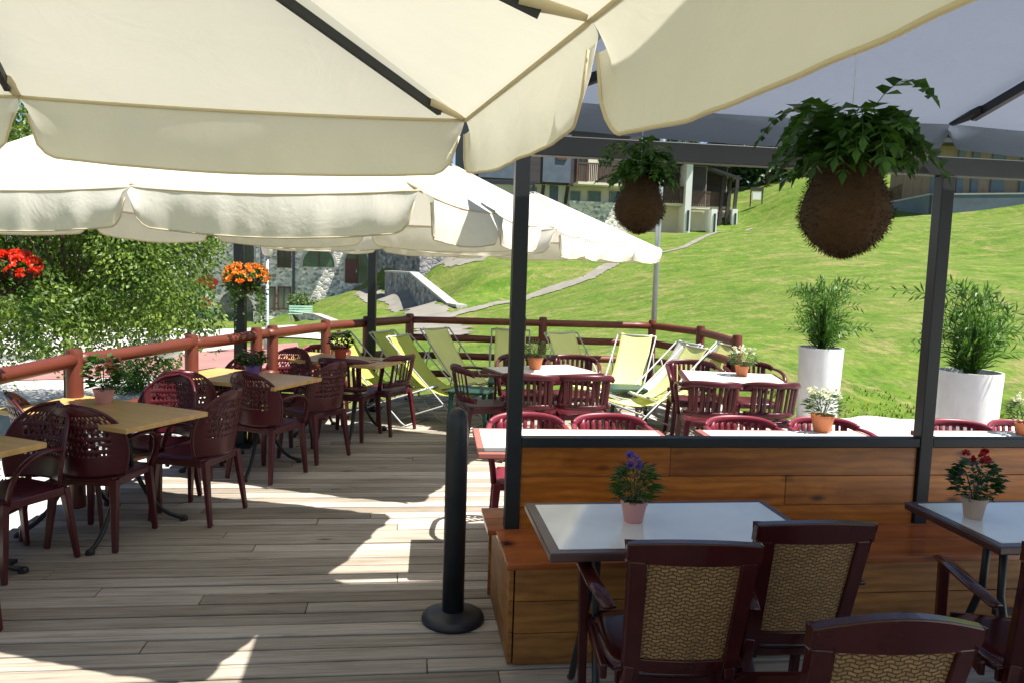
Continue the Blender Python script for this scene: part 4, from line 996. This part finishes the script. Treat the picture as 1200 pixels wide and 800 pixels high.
k=MB(); k.box(((X0+X1)/2,3.7,zg+3.6),(X1-X0,8.6,7.2)); k.build('upper_floor',M['dark_clad'],ch)
k=MB(); w=X1-X0; 
k.add([(X0-1,-1.6,zg+7.0),(X1+1,-1.6,zg+7.0),(X1+1,4,zg+10.2),(X0-1,4,zg+10.2),(X0-1,9.6,zg+7.0),(X1+1,9.6,zg+7.0)],[(0,1,2,3),(3,2,5,4)]); k.build('roof',M['roof'],ch,solid=.3)
k=MB(); k.box(((cx(560)+cx(600))/2,-.66,zg+1.7),(cx(600)-cx(556),.06,3.0)); k.build('blue_cladding',M['render_blue'],ch)
k=MB(); k.box(((cx(632)+cx(664))/2,-.66,zg+1.7),(cx(664)-cx(632),.06,3.2)); k.build('blue_cladding',M['render_blue'],ch)
win(ch,cx(648),cx(659),zg+1.6,zg+2.9,-.70,'frame_b','door',mull=False)
# balcony
bx0,bx1=cx(668),cx(722)
k=MB(); k.box(((bx0+bx1)/2,-1.3,zg+.02),(bx1-bx0,1.3,.16)); bal=k.build('balcony',M['render_cream'],ch)
k=MB(); nb=26
for i in range(nb): k.box((bx0+.06+(bx1-bx0-.12)*i/(nb-1),-1.92,zg+.68),(.09,.03,1.1))
k.box(((bx0+bx1)/2,-1.92,zg+1.3),(bx1-bx0,.08,.11)); k.build('balustrade',M['balc'],bal)
for a_,b_ in((671,684),(698,712)): win(ch,cx(a_),cx(b_),zg+.2,zg+2.75,-.62,'frame_b','glass')
k=MB(); k.box((cx(690),-.63,zg+1.5),(cx(697)-cx(685),.05,2.6)); k.build('shutter',M['render_cream'],ch)
for a_,b_ in((613,628),(668,679),(688,703),(713,724)): win(ch,cx(a_),cx(b_),cz(a_,246 if a_>620 else 238),cz(a_,224 if a_>620 else 219),-.02,'frame_g','glass_g',mull=False)
k=MB(); k.box((cx(648),-.03,(zb_+zg)/2+.2),(cx(653)-cx(643),.05,zg-zb_-.5)); k.build('door',M['render_blue'],ch)
k=MB(); k.box(((cx(663)+cx(724))/2,-.9,(cz(690,238)+zb_)/2),(cx(726)-cx(663),.5,cz(690,238)-zb_)); k.build('stone_base',M['stone'],ch)
for px in(634,662,604):
    k=MB(); k.bar((cx(px),-.0,zg-1.2),(cx(px),-.6,zg-.05),.2,.2); k.build('bracket',M['dark_clad'],ch)
# second chalet: stepped bays with white fin walls
ch2=empty('stepped_chalet',(0,0,0),0,'white and dark timber chalet stepping away up the slope, with fin walls and balconies','building')
bays=[(764,795,58,60,'A'),(800,826,62,64,'B'),(830,850,66,68,'C')]
for pa,pb,Ya,Yb,_ in bays:
    a=aty(pa,250,Ya); b=aty(pb,250,Yb); zt=aty(pb,195,Yb).z; fl_=aty(pb,242 if pb<800 else 246,Yb).z; gz=aty(pb,272,Yb).z-1.5; W_=b.x-a.x; cxx=(a.x+b.x)/2; yy=Yb
    k=MB(); k.box((cxx,yy+3,(gz+zt)/2),(W_,6,zt-gz)); wl=k.build('wall',M['render_cream'],ch2)
    k=MB(); k.box((cxx,yy-.03+.6-.6,(fl_+zt)/2+.2),(W_-.1,.1,zt-fl_-.5)); k.build('recess_panel',M['dark_clad'],ch2)
    k=MB(); k.box((cxx,yy-.8,fl_),(W_-.02,1.5,.18)); bb=k.build('balcony',M['render_cream'],ch2)
    k=MB()
    for i in range(12): k.box((cxx-W_/2+.1+i*(W_-.2)/11,yy-1.55,fl_+.65),(.16,.04,1.1))
    k.box((cxx,yy-1.55,fl_+1.25),(W_,.08,.12)); k.build('balustrade',M['balc'],bb)
    ft=zt if _=='A' else fl_-.1; k=MB(); k.box((b.x+.22,yy+1.0,(gz+ft)/2),(.44,6.5,ft-gz)); k.build('fin_wall',M['render_white'],ch2)
    k=MB(); k.box((b.x+.25+.0,yy-2.28,fl_-1.2),(.16,.05,1.5)); k.build('slit_window',M['glass'],ch2)
    k=MB(); k.box((cxx+.2,yy+1.2,zt+.35),(W_+1.2,7.8,.3),0); k.build('roof',M['roof'],ch2)
e=aty(858,250,58)
k=MB()
for px in(842,850,858): q=aty(px,250,66.2); k.bar((q.x,66.2,aty(px,275,66.2).z-1),(q.x+.3,66.2,aty(px,206,66.2).z),.26,.26)
k.build('porch_post',M['dark_clad'],ch2)
a=aty(826,196,65);b=aty(864,212,66)
k=MB(); k.add([(a.x,64.6,a.z),(b.x,64.6,b.z),(b.x,71,b.z+.8),(a.x,71,a.z+.8)],[(0,1,2,3)]); k.build('porch_roof',M['roof'],ch2,solid=.18)
# barrier wall + panelled building + fence top right
wall_run('terrace_wall',[(*P(1030,247,58)[:2],P(1030,258,58)[2]-1,P(1030,241,58)[2]),(*P(1090,248,54)[:2],P(1090,256,54)[2]-1,P(1090,229,54)[2]),(*P(1215,250,53)[:2],P(1215,256,53)[2]-1,P(1215,228,53)[2])],.4,'slate blue retaining wall on top of the slope at the right',M['barrier'])
pbld=empty('panelled_building',(0,54.5,0),0,'low building with tan timber panels behind the slate wall at the top right','building')
xa=aty(1090,230,54.5).x; xb=aty(1230,230,54.5).x; zl=aty(1150,235,54.5).z-1; zh_=aty(1150,190,54.5).z+1
k=MB(); k.box(((xa+xb)/2,3,(zl+zh_)/2),(xb-xa,6,zh_-zl)); k.build('wall',M['panel'],pbld)
for px in(1092,1122,1139,1166,1196):
    q=aty(px,235,54.5).x; k=MB(); k.box((q,-.06,(zl+zh_)/2),(.45 if px!=1166 else .9,.16,zh_-zl)); k.build('pillar',M['barrier'],pbld)
k=MB(); k.box(((xa+xb)/2,2.6,zh_+.15),(xb-xa+1,8,.3)); k.build('roof',M['roof'],pbld)
fe=empty('wooden_fence',(0,0,0),0,'weathered wooden picket fence climbing the slope to the right of the large hanging ball','fence')
fa=Vector(P(1034,243,60)); fb=Vector(P(1098,219,56)); k=MB()
for i in range(26):
    p=fa.lerp(fb,i/25); k.box((p.x,p.y,p.z+.55),(.12,.04,1.3))
k.build('pickets',M['fencewood'],fe)
for q in(.35,.9):
    k=MB(); k.bar(fa+Vector((0,.05,q)),fb+Vector((0,.05,q)),.05,.12); k.build('rail',M['fencewood'],fe)
k=MB(); p=P(1141,250,40); 
# sign on the slope
p=hit(886,243); r=empty('slope_sign',(p.x,p.y,p.z),0,'small dark sign board with a white lower panel on the grass near the wood','sign')
k=MB(); k.box((0,0,1.5),(1.1,.12,.3)); k.build('board',M['dark_clad'],r); k=MB(); k.box((0,.0,.95),(.7,.08,.65)); k.build('panel',M['render_white'],r)
for s_ in(-1,1): k=MB(); k.box((s_*.5,.06,.7),(.09,.09,1.4)); k.build('post',M['dark_clad'],r)
# street lamp, post box sign, boulder, bench
p=hit(313,418,12,60); Yl=20.0; q=aty(313,420,Yl); r=empty('street_lamp',(q.x,Yl,th(q.x,Yl)),0,'slender grey street lamp with a lantern, seen behind the orange flower basket','street lamp')
zt=aty(316,300,Yl).z-th(q.x,Yl)
k=MB(); k.lathe([(.09,0),(.09,.3),(.05,.4),(.04,zt)],12); k.build('pole',M['galv'],r,smooth=True)
k=MB(); k.lathe([(.06,zt),(.12,zt+.05),(.20,zt+.42),(.19,zt+.44)],10); k.build('lantern',M['render_white'],r,smooth=True); k=MB(); k.lathe([(.23,zt+.44),(.12,zt+.56),(.03,zt+.6),(.02,zt+.68)],10); k.build('cap',M['galv'],r,smooth=True)
Yl=17.0; q=aty(222,395,Yl); z0=th(q.x,Yl); r=empty('information_post',(q.x,Yl,z0),0,'dark post carrying a small black box in front of the wall painting','sign post')
k=MB(); k.box((0,0,(aty(222,352,Yl).z-z0)/2),(.075,.075,aty(222,352,Yl).z-z0)); k.build('post',M['anthracite'],r); k=MB(); k.box((.05,-.02,aty(222,352,Yl).z-z0),(.26,.14,.24)); k.build('box',M['blackmetal'],r,bevel=.01)
k=MB(); k.box((.1,-.02,aty(222,340,Yl).z-z0),(.1,.03,.2)); k.build('notice',M['render_white'],r)
q=aty(198,398,15); z0=th(q.x,15)
k=MB()
def rk(u,v):
    a=u*2*PI;t=v*PI; d=Vector((math.sin(t)*math.cos(a),math.sin(t)*math.sin(a),-math.cos(t))); rr=.36*(1+.25*noise.noise(d*1.7)+.1*noise.noise(d*5)); return (d.x*rr,d.y*rr,d.z*rr*.75)
k.grid(rk,24,16); o=k.build('boulder',M['rock'],smooth=True); o.location=(q.x,15,aty(198,398,15).z-.05); tag(o,'pale rounded boulder beside the foot of the birch foliage','boulder')
Yl=44; q=aty(352,402,Yl); z0=th(q.x,Yl); r=empty('park_bench',(q.x,Yl,z0),R(10),'pale mint green bench on the square beyond the left railing','bench')
k=MB(); [k.box((0,.05*i-.12,.45),(1.3,.08,.03)) for i in(-1,1,3)]; k.build('seat',M['mint'],r); k=MB(); [k.box((0,.16,.6+.13*i),(1.3,.03,.09)) for i in range(3)]; k.build('backrest',M['mint'],r)
for s_ in(-1,1): k=MB(); k.box((s_*.55,.0,.22),(.05,.38,.44)); k.box((s_*.55,.19,.65),(.05,.05,.42)); k.build('leg',M['galv'],r)
# ------------------------------------------------------------------ light
w=bpy.data.worlds.new('World'); sc.world=w; w.use_nodes=True; nt=w.node_tree
sky=nt.nodes.new('ShaderNodeTexSky'); sky.sky_type='NISHITA'; sky.sun_disc=False
kx,ky=-.50,.18
sdir=Vector((-kx,-ky,1)).normalized(); el=math.asin(sdir.z); az=math.atan2(sdir.x,sdir.y)
sky.sun_elevation=el; sky.sun_rotation=az; sky.altitude=1500; sky.dust_density=.6
nt.links.new(sky.outputs[0],nt.nodes['Background'].inputs[0]); nt.nodes['Background'].inputs[1].default_value=.065
sl=bpy.data.lights.new('sun','SUN'); sl.energy=5.0; sl.angle=R(.5); sl.color=(1,.955,.88)
so=bpy.data.objects.new('sun',sl); col.objects.link(so); so.rotation_euler=sdir.to_track_quat('Z','Y').to_euler(); so.location=(0,0,20)
sc.render.engine='CYCLES'
sc.view_settings.view_transform='Standard'; sc.view_settings.look='None'; sc.view_settings.gamma=1; sc.view_settings.exposure=1.1
sc.cycles.max_bounces=8; sc.cycles.diffuse_bounces=5; sc.cycles.transmission_bounces=6
